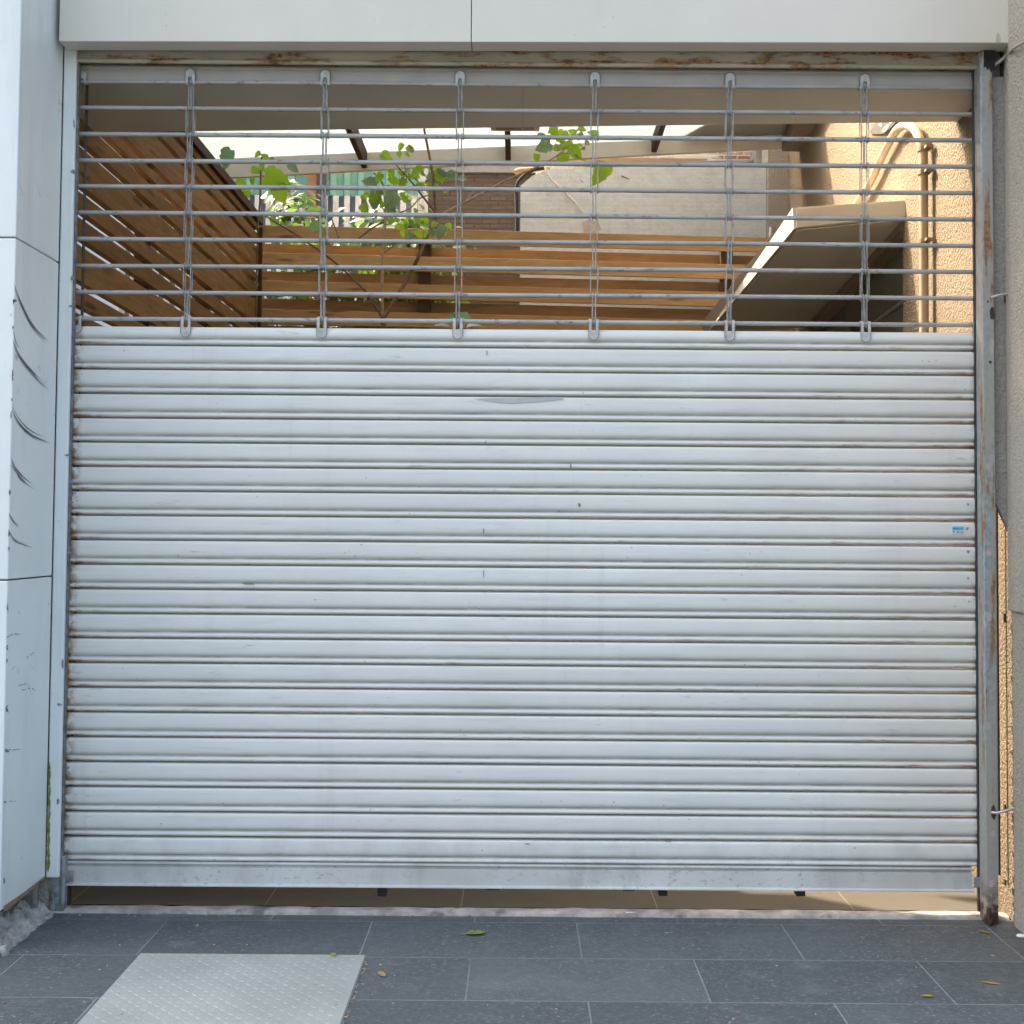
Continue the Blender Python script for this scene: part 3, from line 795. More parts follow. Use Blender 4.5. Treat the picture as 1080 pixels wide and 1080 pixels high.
bt = NB('tan_floor_tiles'); br = bt.n('ShaderNodeTexBrick'); bt.set(br.inputs['Vector'], bt.vec((1, 1, 1), (.17, .1, 0))); br.offset = 0
br.inputs['Scale'].default_value = 1; br.inputs['Brick Width'].default_value = .6; br.inputs['Row Height'].default_value = .6; br.inputs['Mortar Size'].default_value = .002
br.inputs['Color1'].default_value = (.12, .108, .092, 1); br.inputs['Color2'].default_value = (.13, .118, .10, 1); br.inputs['Mortar'].default_value = (.25, .21, .17, 1)
c = bt.mix(bt.ramp(bt.noise(8, 5), .45, .75, 0, .4), br.outputs['Color'], (.105, .095, .08))
tag(obj('courtyard_floor', bm, bt.finish(c, .95, 0, .05)), None, None, None, 'structure')
bm = bmesh.new()
for q in (((-60, 3.4), (60, 60)), ((-60, .3), (-3, 3.4)), ((4, .3), (60, 3.4))):
    (a, b0), (c_, d_) = q
    bm.faces.new([bm.verts.new(v) for v in ((a, b0, -.01), (c_, b0, -.01), (c_, d_, -.01), (a, d_, -.01))])
tag(obj('yard_ground', bm, M_GROUND), None, None, None, 'structure')

# tread plate
cs = [WZ(147, 1006, .005), WZ(386.5, 1006.5, .005)]
px0, px1, py1 = cs[0].x, cs[1].x, (cs[0].y+cs[1].y)/2
bm = bmesh.new(); hexa(bm, [(px0, py1-.66, .0005), (px1, py1-.66, .0005), (px1, py1, .0005), (px0, py1, .0005), (px0+.003, py1-.657, .006), (px1-.003, py1-.657, .006), (px1-.003, py1-.003, .006), (px0+.003, py1-.003, .006)])
nxp = int((px1-px0)/.0235); nyp = int(.66/.0235)
for i in range(nxp):
    for j in range(nyp):
        x = px0+.012+i*.0235; y = py1-.012-j*.0235
        a = R(38 if (i+j) % 2 == 0 else -38)
        ca, sa = math.cos(a), math.sin(a)
        L, w = .0105, .0030
        b0 = [bm.verts.new((x+ca*u-sa*v, y+sa*u+ca*v, .0059)) for u, v in ((-L, 0), (0, -w), (L, 0), (0, w))]
        t0 = [bm.verts.new((x+ca*u-sa*v, y+sa*u+ca*v,   .0069)) for u, v in ((-L*.6, 0), (0, -w*.45), (L*.6, 0), (0, w*.45))]
        bm.faces.new(t0)
        for k in range(4): bm.faces.new((b0[k], b0[(k+1) % 4], t0[(k+1) % 4], t0[k]))
tag(obj('tread_plate', bm, M_PLATE), 'pale grey steel tread plate cover set on the dark paving, lower left', 'cover plate')

# litter
def ground_leaf(px, py, length, width, ang, col, label, name='fallen_leaf', cat='leaf', group='fallen leaves on the paving', base=0.0, curl=.3, torn=False):
    p = WZ(px, py, base); bm = bmesh.new(); n = 10; L = []; Rr = []; Mm = []
    for i in range(n+1):
        t = i/n; w = width*.5*(math.sin(math.pi*min(1, t*1.02+.02))**.7 if t < .98 else .02)
        if torn and .45 < t < .6: w *= .55
        z = .002+curl*length*(t-.5)**2*.6
        x = (t-.5)*length
        Mm.append((x, .0, z)); L.append((x, w, z+w*.35)); Rr.append((x, -w, z+w*.25))
    ca, sa = math.cos(ang), math.sin(ang)
    tr = lambda q: bm.verts.new((p.x+ca*q[0]-sa*q[1], p.y+sa*q[0]+ca*q[1], base+q[2]))
    L = [tr(q) for q in L]; Mm = [tr(q) for q in Mm]; Rr = [tr(q) for q in Rr]
    for i in range(n):
        bm.faces.new((Mm[i], Mm[i+1], L[i+1], L[i])); bm.faces.new((Rr[i], Rr[i+1], Mm[i+1], Mm[i]))
    if torn:
        a = Mm[0].co.copy(); d = Vector((-ca, -sa, 0))
        tube(bm, [a, a+d*.015+Vector((0, 0, .001)), a+d*.03], .0011, 5)
    bmesh.ops.solidify(bm, geom=bm.faces[:], thickness=.0004)
    o = obj(name, bm, simple(name+'_skin', col, .6, 0, .25, 60), None, smooth=True)
    return tag(o, label, cat, group)
ground_leaf(502, 985.5, .058, .036, R(14), (.30, .34, .10), 'torn yellow green leaf with its stalk lying on the paving below mid shutter', torn=True)
ground_leaf(402.5, 1029, .040, .018, R(-62), (.50, .36, .17), 'tan leaf lying just right of the tread plate')
ground_leaf(595.5, 964.5, .036, .018, R(2), (.40, .28, .14), 'curled brown leaf lying against the cement threshold', curl=.9)
ground_leaf(351.5, 1007.5, .024, .013, R(-45), (.40, .36, .11), 'small olive leaf lying on the far edge of the tread plate', base=.008)
ground_leaf(1039, 984, .040, .011, R(-38), (.52, .34, .07), 'thin yellow leaf at the foot of the rusty guide post', curl=.2)
ground_leaf(1045.5, 1038, .050, .009, R(-20), (.60, .39, .06), 'narrow curved yellow leaf nearest the lower right corner', curl=.2)
ground_leaf(978.5, 1051.5, .036, .013, R(4), (.56, .38, .07), 'short blunt yellow leaf lying beside a diagonal paving joint', curl=.2)
ground_leaf(955, 968.5, .034, .010, R(0), (.40, .27, .12), 'brown leaf sliver lying along the threshold below the shutter right end', curl=.5)
ground_leaf(333, 963.5, .022, .011, R(0), (.40, .34, .14), 'little tan leaf lying along the threshold above the tread plate', curl=.5)
p = WZ(666, 964, .005); bm = bmesh.new()
tube(bm, [(p.x-.017, p.y, .0055), (p.x+.002, p.y+.001, .0055), (p.x+.017, p.y+.001, .0052)], .0046, 10)
tag(obj('cigarette_butt', bm, simple('white_paper', (.74, .74, .73), .7), smooth=True), 'white cigarette butt lying on the paving by the threshold', 'cigarette butt')
bm = bmesh.new(); q = WZ(1077, 987, .004); q2 = WZ(1052, 967, .004)
for qq, s in ((q, .012), (q2, .010)):
    bmesh.ops.create_icosphere(bm, subdivisions=2, radius=s, matrix=Matrix.Translation(qq) @ Matrix.Diagonal((1.3, .8, .45, 1)))
for v in bm.verts: v.co += Vector((mnoise.noise(v.co*90), mnoise.noise(v.co*90+Vector((3, 0, 0))), 0))*.003
tag(obj('paper_scraps', bm, simple('scrap_white', (.66, .66, .65), .8)), 'small white scraps lying beside the post foot and wall base', 'litter', None, 'stuff')
bm = bmesh.new()
for k in range(260):
    r_ = random.random()
    if r_ < .45: q = WZ(random.uniform(70, 1030), random.gauss(965, 1.6), .0)
    elif r_ < .6:
        f = random.random(); q = Vector((px1+random.uniform(.002, .010), py1-.01-.6*f, 0))
    else: q = WZ(random.uniform(0, 1080), random.uniform(968, 1080), 0)
    if px0-.01 < q.x < px1+.001 and q.y < py1+.01: continue
    s = random.uniform(.0012, .0032)
    bmesh.ops.create_icosphere(bm, subdivisions=1, radius=s, matrix=Matrix.Translation((q.x, q.y, s*.5)) @ Matrix.Rotation(random.random()*6, 4, 'Z') @ Matrix.Diagonal((1.8, .8, .6, 1)))
b = NB('grit_bits'); c = b.mix(b.island(), (.22, .09, .04), (.42, .36, .28))
tag(obj('grit', bm, b.finish(c, .9)), 'scattered tiny brown crumbs of grit on the paving', 'grit', None, 'stuff')

# ------------------------------------------------------------------ fences behind
XFN = -1.515; YB = 3.25
zfl = WX(200, 139, XFN).z
lf = thing('left_fence', 'brown stained slatted timber fence running back along the left side', 'fence', (XFN, 1.6, 0))
lf.name = 'timber_fence'
PL = .158; BH = .122
slits = [30, 55, 102, 122, 152, 200, 227, 256, 302, 328, 352, 398, 424, 450, 496, 522, 548, 594, 620, 646, 692, 718]
zsl = [WX(86, py, XFN).z for py in slits]
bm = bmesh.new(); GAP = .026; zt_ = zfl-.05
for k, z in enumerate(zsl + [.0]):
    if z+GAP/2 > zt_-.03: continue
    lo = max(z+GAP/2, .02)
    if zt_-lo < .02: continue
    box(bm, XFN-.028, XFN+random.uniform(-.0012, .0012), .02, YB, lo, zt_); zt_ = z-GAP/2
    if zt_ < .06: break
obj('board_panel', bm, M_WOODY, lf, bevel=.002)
for y in (.42, 1.25, 2.2, 3.16):
    bm = bmesh.new(); box(bm, XFN-.075, XFN-.0235, y, y+.05, 0, zfl-.05); obj('fence_post', bm, M_DWOOD, lf)
bm = bmesh.new(); box(bm, XFN-.10, XFN+.02, .02, YB+.03, zfl-.048, zfl); obj('cap_rail', bm, M_DWOOD, lf, bevel=.002)

zbl = WY(275, 237.5, YB).z; zbr = WY(800, 250.5, YB).z
xbL, xbR = XFN+.002, 1.58
def zline(x): return zbl + (zbr-zbl)*(x-WY(275, 237, YB).x)/(WY(800, 250, YB).x-WY(275, 237, YB).x)
bf = thing('timber_fence', 'honey brown horizontal slat fence closing the back of the courtyard', 'fence', (0, YB, 0))
PBK = 29.6*7.0/FOC
bm = bmesh.new(); bm2 = bmesh.new()
def board(bm, y0, y1, dz, h_):
    a, c_ = zline(xbL)+dz, zline(xbR)+dz
    hexa(bm, [(xbL, y0, a-h_), (xbR, y0, c_-h_), (xbR, y1, c_-h_), (xbL, y1, a-h_), (xbL, y0, a), (xbR, y0, c_), (xbR, y1, c_), (xbL, y1, a)])
for k in range(16):
    dz = -k*PBK
    if zline(xbL)+dz < .2: break
    board(bm, YB, YB+.021, dz+random.uniform(-.003, .003), .085)
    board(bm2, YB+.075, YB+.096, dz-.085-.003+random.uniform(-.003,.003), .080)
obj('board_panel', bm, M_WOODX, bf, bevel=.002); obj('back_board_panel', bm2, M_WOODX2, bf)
for px in (450, 770):
    x = WY(px, 300, YB).x; bm = bmesh.new(); box(bm, x-.05, x+.02, YB+.0225, YB+.0735, 0, zline(x)-.01); obj('fence_post', bm, M_DWOOD, bf)
bm = bmesh.new(); box(bm, xbL+.004, xbL+.022, YB-.03, YB-.002, 0, zline(xbL)-.02); obj('fence_post', bm, M_DWOOD, bf)

# ------------------------------------------------------------------ canopy
YK = YB+.05
cp = thing('plastic_canopy', 'milky plastic canopy roof on brown rafters with a cream front beam', 'canopy roof', (0, 2.8, 3.2))
bl0, bl1 = WY(240, 167, YK), WY(240, 187.5, YK)
br0, br1 = WY(843, 141, YK), WY(843, 154.5, YK)
def cz(x): return bl0.z + (br0.z-bl0.z)*(x-bl0.x)/(br0.x-bl0.x)
def cz1(x): return bl1.z + (br1.z-bl1.z)*(x-bl1.x)/(br1.x-bl1.x)
xa, xb = -1.95, xw(3.2)-.01
bm = bmesh.new(); hexa(bm, [(xa, YK, cz1(xa)), (xb, YK, cz1(xb)), (xb, YK+.03, cz1(xb)), (xa, YK+.03, cz1(xa)), (xa, YK, cz(xa)), (xb, YK, cz(xb)), (xb, YK+.03, cz(xb)), (xa, YK+.03, cz(xa))])
obj('canopy_beam', bm, M_CREAM, cp, bevel=.002)
y0 = 2.28; y1s = 2.72
bm = bmesh.new(); hexa(bm, [(xa, y1s, cz(xa)+.004), (xb, y1s, cz(xb)+.004), (xb, YK+.05, cz(xb)+.004), (xa, YK+.05, cz(xa)+.004), (xa, y1s, cz(xa)+.010), (xb, y1s, cz(xb)+.010), (xb, YK+.05, cz(xb)+.010), (xa, YK+.05, cz(xa)+.010)])
obj('roof_sheet', bm, M_CANOPY, cp)
def rz(x): return cz(x)+.03
for poly in ([(-1.95, .62), (.24, .62), (.24, .76), (-1.62, 2.10), (-1.95, 2.10)], [(.24, 1.04), (.24, 2.10), (-1.20, 2.10)]):
    bm = bmesh.new(); prism(bm, [(x, y, rz(x)) for x, y in poly], (0, 0, .04)); obj('added_shade_board', bm, M_DWOOD, cp)  # added out-of-view boards that darken the courtyard, slot left for the sun
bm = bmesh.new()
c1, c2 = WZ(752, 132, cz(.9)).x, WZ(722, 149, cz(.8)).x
prism(bm, [(x, y, cz(x)+.014) for x, y in ((c1+.06, 2.85), (xb, 2.85), (xb, YK+.05), (c2-.05, YK+.05))], (0, 0, .02)); obj('canopy_shade_board', bm, M_HOODU, cp)  # added board above the sheet, makes the slanting shade at its right end
for pxa, pya in ((384, 176), (536, 168), (690, 158)):
    x = WY(pxa, pya, YK-.02).x; bm = bmesh.new()
    box(bm, x-.015, x+.015, y0, YK-.002, cz1(x)+.012, cz(x)+.002); obj('rafter', bm, M_DWOOD, cp)
bm = bmesh.new(); x = xw(3.2); hexa(bm, [(x-.16, 2.0, cz1(xb)-.03), (x+.04, 2.0, cz1(xb)-.03), (x+.06, YK-.003, cz1(xb)-.03), (x-.10, YK-.003, cz1(xb)-.03), (x-.16, 2.0, cz1(xb)+.06), (x+.04, 2.0, cz1(xb)+.06), (x+.06, YK-.003, cz1(xb)+.06), (x-.10, YK-.003, cz1(xb)+.06)])
obj('wall_plate', bm, simple('brown_painted_plate', (.17, .13, .10), .6), cp)
# flat fitting under the canopy
zc_ = cz(0)-.02
p0_, p1_ = WZ(517.5, 138.6, zc_-.09), WZ(569, 138.6, zc_-.09)
fx = thing('flat_light_fitting', 'flat grey square light fitting hanging under the canopy behind the soffit edge', 'light fitting', ((p0_.x+p1_.x)/2, p0_.y-.1, zc_-.1))
bm = bmesh.new(); box(bm, p0_.x, p1_.x, p0_.y-.24, p0_.y, zc_-.09, zc_-.070); obj('fitting_tray', bm, simple('pale_grey_tray', (.50, .48, .46), .4, .2), fx, bevel=.006)
bm = bmesh.new(); box(bm, p0_.x+.03, p1_.x-.03, p0_.y-.21, p0_.y-.03, zc_-.0935, zc_-.0905); obj('fitting_cover', bm, simple('dark_grey_panel', (.16, .14, .14), .3), fx)
bm = bmesh.new(); xm = (p0_.x+p1_.x)/2; box(bm, xm-.03, xm+.03, p0_.y-.15, p0_.y-.09, zc_-.069, zc_+.02); obj('fitting_stem', bm, M_HOODU, fx)

# ------------------------------------------------------------------ hood over the shop front on the right
hw_ = thing('door_hood', 'cream concrete hood with grey underside jutting from the right stucco wall', 'hood', (1.3, 2, 2.3))
T0 = WY(836, 219, 1.16); T1 = WY(958, 211, 1.03)
B0 = WY(837.5, 241, 1.16); B1 = WY(958, 229, 1.03)
F0 = WY(738, 343, 3.14); FB = WY(745, 352, 3.14)
xr1 = xw(3.14)+.06
bm = bmesh.new()
T1x = xw(1.03)+.02
hexa(bm, [tuple(B0), (T1x, 1.03, B1.z), (xr1, 3.14, FB.z+.05), tuple(FB), tuple(T0), (T1x, 1.03, T1.z), (xr1, 3.14, F0.z+.05), tuple(F0)])
obj('hood_slab', bm, [M_HOOD], hw_)
# painted underside panel, 3 mm below the slab
bm = bmesh.new()
prism(bm, [(B0.x+.012, 1.165, B0.z-.003), (T1x-.02, 1.04, B1.z-.003), (xr1-.02, 3.13, FB.z+.047), (FB.x+.012, 3.13, FB.z-.003)], (0, 0, -.006))
obj('hood_soffit', bm, M_HOODU, hw_)
bm = bmesh.new()
prism(bm, [(B0.x+.008, 1.153, B0.z+.002), (T1x-.02, 1.026, B1.z+.002), (T1x-.02, 1.026, T1.z-.008), (B0.x+.006, 1.153, T0.z-.010)], (0, -.004, 0))
obj('hood_end_face', bm, M_HOODU, hw_)
sf = thing('shop_front', 'dim grey green glazed shop front below the cream hood', 'shop front', (1.55, 2.1, 0))
bm = bmesh.new()
xg0, xg1 = xw(YC)+.055, xw(3.14)+.055
hexa(bm, [(xg0, YC+.002, 0), (xg0+.02, YC+.002, 0), (xg1+.02, 3.2, 0), (xg1, 3.2, 0), (xg0, YC+.002, B1.z-.04), (xg0+.02, YC+.002, B1.z-.04), (xg1+.02, 3.2, FB.z-.01), (xg1, 3.2, FB.z-.01)])
obj('glass_pane', bm, simple('grey_green_glass', (.14, .16, .125), .25, 0, .1, 3), sf)
bm = bmesh.new()
hexa(bm, [(xg0-.06, YC+.004, B1.z-.042), (xg0+.03, YC+.004, B1.z-.042), (xg1+.03, 3.2, FB.z-.012), (xg1-.06, 3.2, FB.z-.012), (xg0-.06, YC+.004, B1.z-.008), (xg0+.03, YC+.004, B1.z-.008), (xg1+.03, 3.2, FB.z+.02), (xg1-.06, 3.2, FB.z+.02)])
obj('head_rail', bm, simple('brown_head_rail', (.24, .19, .145), .6), sf)
bm = bmesh.new(); ym = 2.15; xm = xg0+(xg1-xg0)*(ym-YC)/(3.2-YC); box(bm, xm-.014, xm-.001, ym, ym+.02, 0, 2.16); obj('mullion', bm, M_DARK, sf)
bm = bmesh.new(); hexa(bm, [(xg0-.012, YC+.01, B1.z-.30), (xg0-.002, YC+.01, B1.z-.30), (xg1-.002, 3.2, FB.z-.20), (xg1-.012, 3.2, FB.z-.20), (xg0-.012, YC+.01, B1.z-.285), (xg0-.002, YC+.01, B1.z-.285), (xg1-.002, 3.2, FB.z-.185), (xg1-.012, 3.2, FB.z-.185)])
obj('transom', bm, simple('grey_transom', (.22, .23, .20), .5), sf)

# pipe on the wall
pp = thing('wall_pipe', 'cream pipe rising up the right stucco wall and bending over in a hook', 'pipe', (1.47, .8, 0))
M_PIPE = simple('cream_pipe_paint', (.36, .27, .175), .55, 0, .1, 12, .05)
def onw(px, py, off):
    q = WX(px, py, XW+.02-off)
    for _ in range(4): q = WX(px, py, xw(q.y)-off)
    return q
a = onw(975, 400, .022)
yv = a.y; xv = xw(yv)-.022
ptop = onw(973, 160, .022)
pts = [(xv, yv, 0), (xv, yv, .8), (xv, yv, 1.6), (xv, yv, 2.0), (xv, yv, ptop.z)] + [onw(px, py, .03) for px, py in ((970, 147), (964, 136), (955, 132), (946, 137), (937, 152), (928, 170), (919, 190), (908, 208), (898, 225))]
bm = bmesh.new(); tube(bm, pts[:4] + smooth_path(pts[4:], 5), .0165, 12); obj('pipe_run', bm, M_PIPE, pp, smooth=True)
for py in (156, 181, 254):
    q = onw(975, py, .022); bm = bmesh.new(); tube(bm, [(xv, yv, q.z-.008), (xv, yv, q.z+.008)], .0205, 12); box(bm, xv-.004, xv+.022, yv-.045, yv+.004, q.z-.005, q.z+.005)
    obj('pipe_clamp', bm, simple('brown_clamp', (.23, .17, .11), .6, .2, .3, 60), pp)
# torn bracket plate on wall
q = [onw(*t, .012) for t in ((918, 140), (945, 131), (951, 129), (933, 141), (922, 142))]
br_ = thing('torn_bracket', 'torn dark metal bracket plate on the stucco wall beside the pipe hook', 'bracket', tuple(q[0]))
bm = bmesh.new(); prism(bm, [onw(*t, .012) for t in ((916.5, 140.5), (929, 121), (952, 121), (943, 131), (932, 141), (926, 141.5))], (.006, 0, 0)); obj('bracket_plate', bm, simple('brown_grey_plate', (.05, .042, .034), .9, 0, .3, 60), br_)
bm = bmesh.new()
for t in (((926, 131), (930, 129.5), (929, 134)), ((931, 136), (936, 131), (938, 132), (933, 139), (930, 139)), ((937, 128), (942, 127), (939, 131)), ((934, 129), (937, 125), (938, 127))):
    prism(bm, [onw(*u, .0135) for u in t], (.001, 0, 0))
obj('flaked_paint', bm, M_HOOD, br_)

# ------------------------------------------------------------------ buildings behind
YW = 3.75
M_PBR, b, br = m_brick('painted_brick', (.50, .56, .60), (.51, .57, .61), (.50, .56, .60), .085, .029, 'x', .006, .16, 9.0)
pw = thing('painted_brick_wall', 'lumpy off-white painted brick wall behind the right part of slat fence', 'wall', (.7, YW, 0))
def PW(px, py, y=YW): return tuple(WY(px, py, y))
xq0, xq1 = WY(549, 220, YW).x, WY(809, 220, YW).x
bm = bmesh.new()
poly = [(xq0, YW, 0), (xq1, YW, 0), PW(808, 173), PW(700, 175), PW(600, 178), PW(580, 178.5), PW(562, 185), PW(549, 196)]
prism(bm, poly, (0, .2, 0)); obj('wall_body', bm, M_PBR, pw)
M_PK = simple('pink_patch', (.40, .345, .35), .8, 0, .1, 30)
bm = bmesh.new(); prism(bm, [PW(*t, YW-.001) for t in ((614, 235), (621, 231), (631, 234), (634, 242), (628, 246), (616, 247))], (0, -.002, 0)); obj('stained_patch', bm, M_PK, pw)
bm = bmesh.new()
for (ax_, ay_), (bx_, by_) in (((655, 185), (663, 188)), ((612, 189), (615, 192)), ((661, 223), (663, 226))):
    prism(bm, [PW(ax_, ay_, YW-.001), PW(bx_, by_, YW-.001), PW(bx_+1.2, by_+1.2, YW-.001), PW(ax_+.8, ay_+1.6, YW-.001)], (0, -.002, 0))
obj('wall_crack', bm, simple('dark_crack', (.13, .10, .08), .9), pw)
# part painted brick band further back, with a gutter end
M_BB, b, br = m_brick('part_painted_brick', (.30, .17, .10), (.37, .23, .14), (.55, .52, .47), .085, .030, 'x', .006, .6)
cN = b.mix(b.math('MULTIPLY', b.ramp(b.noise(5, 5, .6, (.5, 1, 2.0)), .42, .5), b.ramp(b.sep()[2], WY(720, 157, 4.1).z+.015, WY(720, 162, 4.1).z)), br.outputs['Color'], (.68, .67, .64))
b.set(b.bs.inputs['Base Color'], cN)
bb = thing('brick_house', 'brown brick house with a worn white painted band above the pale wall', 'house', (.8, 4.1, 0))
yb4 = 4.1
bm = bmesh.new(); xa4, xb4 = WY(566, 160, yb4).x, WY(796, 160, yb4).x; box(bm, xa4, xb4, yb4, yb4+2, 0, 5.2); obj('wall_body', bm, M_BB, bb)
bm = bmesh.new(); p = WY(700, 172, yb4); box(bm, xa4, WY(745, 160, yb4).x, yb4-.035, yb4-.002, p.z-.012, p.z+.02); obj('timber_strip', bm, M_WOODX, bb)
bm = bmesh.new(); a, c_ = WY(799, 156, yb4-.05), WY(793, 170.5, yb4-.05); tube(bm, [a, c_, WY(785, 172, yb4-.05), WY(700, 174.5, yb4-.05)], .022, 8); obj('gutter_end', bm, simple('grey_lead', (.22, .22, .24), .5, .2), bb, smooth=True)
# grey stucco return wall
gw = thing('return_wall', 'grey stucco end wall joining the right stucco wall behind the fence', 'wall', (1.6, 3.6, 0))
bm = bmesh.new(); x5 = WY(809.5, 220, 3.72).x; box(bm, x5, 2.6, 3.701, 3.9, 0, 4.4); box(bm, WY(797, 160, 3.97).x, 2.6, 3.96, 4.05, 0, 4.4); obj('wall_body', bm, M_STUCCO2, gw)
bm = bmesh.new(); tube(bm, [WY(813, 240, 3.69), WY(812.5, 262, 3.69)], .010, 8); obj('short_pipe', bm, simple('white_plastic', (.62, .62, .6), .5), gw, smooth=True)

# brown brick building
M_BRN, b, br = m_brick('brown_brick', (.125, .095, .078), (.15, .115, .095), (.115, .09, .078), .11, .032, 'x', .006, .8)
bbn = thing('brown_brick_building', 'dark brown brick building with grey coping behind the middle of slat fence', 'building', (0, 4.6, 0))
y6 = 4.6
bm = bmesh.new(); box(bm, WY(452, 200, y6).x, WY(572, 200, y6).x, y6, y6+3, 0, WY(500, 183, y6).z); obj('wall_body', bm, M_BRN, bbn)
bm = bmesh.new(); box(bm, WY(452, 180, y6).x, WY(572, 180, y6).x, y6-.03, y6+.3, WY(500, 183, y6).z, WY(500, 158, y6).z); obj('coping', bm, simple('grey_coping', (.24, .25, .26), .7), bbn)
bm = bmesh.new(); box(bm, WY(441, 200, y6).x, WY(451.6, 200, y6).x, y6-.005, y6+3, 0, WY(445, 172, y6).z); obj('corner_trim', bm, simple('pale_trim', (.62, .60, .60), .7), bbn)
# black pipe and clay pipe between the walls
bm = bmesh.new(); tube(bm, smooth_path([WY(545.5, 260, 3.78), WY(545, 215, 3.78), WY(545, 197, 3.78), WY(550, 188, 3.77), WY(562, 179.5, 3.75), WY(575, 177, 3.74)], 5), .012, 8)
tag(obj('black_pipe', bm, M_BLACK, smooth=True), 'black pipe bending round the corner of the pale painted wall', 'pipe')
bm = bmesh.new(); tube(bm, [WY(543, 181.5, 3.85), WY(548, 180.5, 3.85), WY(580, 177.5, 3.85)], [.016, .022, .014], 10)
tag(obj('clay_pipe', bm, simple('orange_clay', (.36, .22, .10), .7, 0, .2, 20), smooth=True), 'orange clay pipe lying on top of the pale painted wall corner', 'pipe')
bm = bmesh.new(); tube(bm, smooth_path([WY(575.5, 174, 3.70), WY(576.5, 181, 3.70), WY(582, 190, 3.70), WY(592, 199, 3.71), WY(605, 212, 3.72), WY(615, 224, 3.73)], 5), .0075, 8)
tag(obj('white_cable', bm, simple('dull_white_cable', (.58, .57, .55), .5), smooth=True), 'white cable looping down the face of the pale painted wall', 'cable')

# green sheeted building at the back left
YG2 = 6.2
gb = thing('green_sheeted_building', 'building with green corrugated sheeting over pale vertical slats behind the hedge', 'building', (-1.5, YG2, 0))
xg_a, xg_b = -3.3, WY(441, 200, YG2).x
z1g, z2g = WY(380, 176, YG2).z, WY(380, 206, YG2).z
def ribs(bm, x0_, x1_, z0_, z1_, y, pitch, depth, duty=.5):
    n = int((x1_-x0_)/pitch); vs = []
    for i in range(n):
        x = x0_+i*pitch
        for fx_, dy in ((0, 0), (duty*.8, 0), (duty, depth), (.9, depth)):
            vs.append((x+fx_*pitch, y+dy))
    vs.append((x1_, y))
    lo = [bm.verts.new((x, yy_, z0_)) for x, yy_ in vs]; hi = [bm.verts.new((x, yy_, z1_)) for x, yy_ in vs]
    for i in range(len(vs)-1): bm.faces.new((lo[i], lo[i+1], hi[i+1], hi[i]))
bm = bmesh.new(); ribs(bm, xg_a, xg_b, z2g, z1g+.15, YG2, .115, .035); obj('corrugated_sheet', bm, simple('mint_green_sheet', (.20, .42, .33), .5, 0, .12, 4), gb)
bm = bmesh.new()
x = xg_a
while x < xg_b:
    box(bm, x, x+.045, YG2+.005, YG2+.03, 0, z2g-.002); x += .092
obj('slat_panel', bm, simple('white_slat', (.66, .65, .64), .6), gb)
bm = bmesh.new(); box(bm, xg_a, xg_b, YG2+.12, YG2+3, 0, z1g+.12); obj('wall_body', bm, simple('slate_blue_wall', (.22, .27, .31), .6), gb)
bm = bmesh.new(); xx = WY(331, 200, YG2).x; box(bm, xx-.035, xx+.03, YG2-.08, YG2-.01, 0, z1g+.3); obj('brown_post', bm, simple('rust_brown_wood', (.30, .14, .06), .7), gb)
bm = bmesh.new(); box(bm, xx+.032, xx+.10, YG2-.05, YG2-.01, 0, z1g+.3); obj('dark_frame', bm, simple('dark_frame_paint', (.07, .07, .08), .6), gb)
# neighbour beyond left fence, white rendered
nh = thing('neighbour_house', 'pale rendered neighbour house glimpsed through the left fence gaps', 'house', (-5, 2, 0))
bm = bmesh.new(); box(bm, -8, -4.6, .6, 42, 0, 5.6); obj('wall_body', bm, simple('white_render', (.42, .46, .50), .8, 0, .05), nh)
bm = bmesh.new(); box(bm, -4.60, -4.56, 4.2, 5.2, 1.0, 2.1); obj('window', bm, simple('dark_window', (.05, .06, .07), .15), nh)

bm = bmesh.new(); box(bm, -8.2, -4.1, .4, 42.2, 5.601, 5.9); obj('roof', bm, simple('brown_grey_roof', (.20, .17, .16), .8), nh)
# ------------------------------------------------------------------ plants
def leaf_shape(bm, c, nrm, up, size, wid=.85, fold=.15, lobed=False):
    n = Vector(nrm).normalized(); u = Vector(up); u = (u - n*u.dot(n))
    u = u.normalized() if u.length > 1e-4 else n.orthogonal().normalized()
    s = u.cross(n)
    if lobed:
        prf = [(0, 0), (-.10, .20), (.02, .42), (.20, .50), (.34, .40), (.46, .46), (.58, .34), (.74, .26), (.86, .13), (1, 0)]
    else:
        prf = [(0, 0), (.12, .22), (.35, .40), (.60, .34), (.82, .16), (1, 0)]
    def P(a, b_): return c + u*((a-.4)*size) + s*(b_*size*wid) + n*(abs(b_)*size*fold - (a-.5)**2*size*.25)
    mid = [bm.verts.new(P(max(a, 0), 0)) for a, b_ in prf]
    for sg in (1, -1):
        e = [mid[0]] + [bm.verts.new(P(a, sg*b_)) for a, b_ in prf[1:-1]] + [mid[-1]]
        for i in range(len(prf)-1):
            q = [mid[i], mid[i+1], e[i+1], e[i]]
            q2 = []
            for v in q:
                if v not in q2: q2.append(v)
            if len(q2) >= 3:
                try: bm.faces.new(q2)
                except ValueError: pass
M_LEAF = m_leaf('bright_leaf', (.11, .21, .025), (.20, .31, .035), (.50, .80, .05))
M_LEAFG = m_leaf('sky_sheen_leaf', (.20, .30, .22), (.27, .36, .29), (.14, .27, .09))  # greyish base colour carries the pale sheen of reflected light
M_HEDGE = m_leaf('hedge_leaf', (.04, .085, .022), (.09, .15, .035), (.16, .30, .04))
M_BARK = simple('brown_bark', (.13, .085, .055), .85, 0, .3, 60, .4)
M_BARKP = simple('pale_bark', (.30, .23, .17), .85, 0, .3, 60, .4)

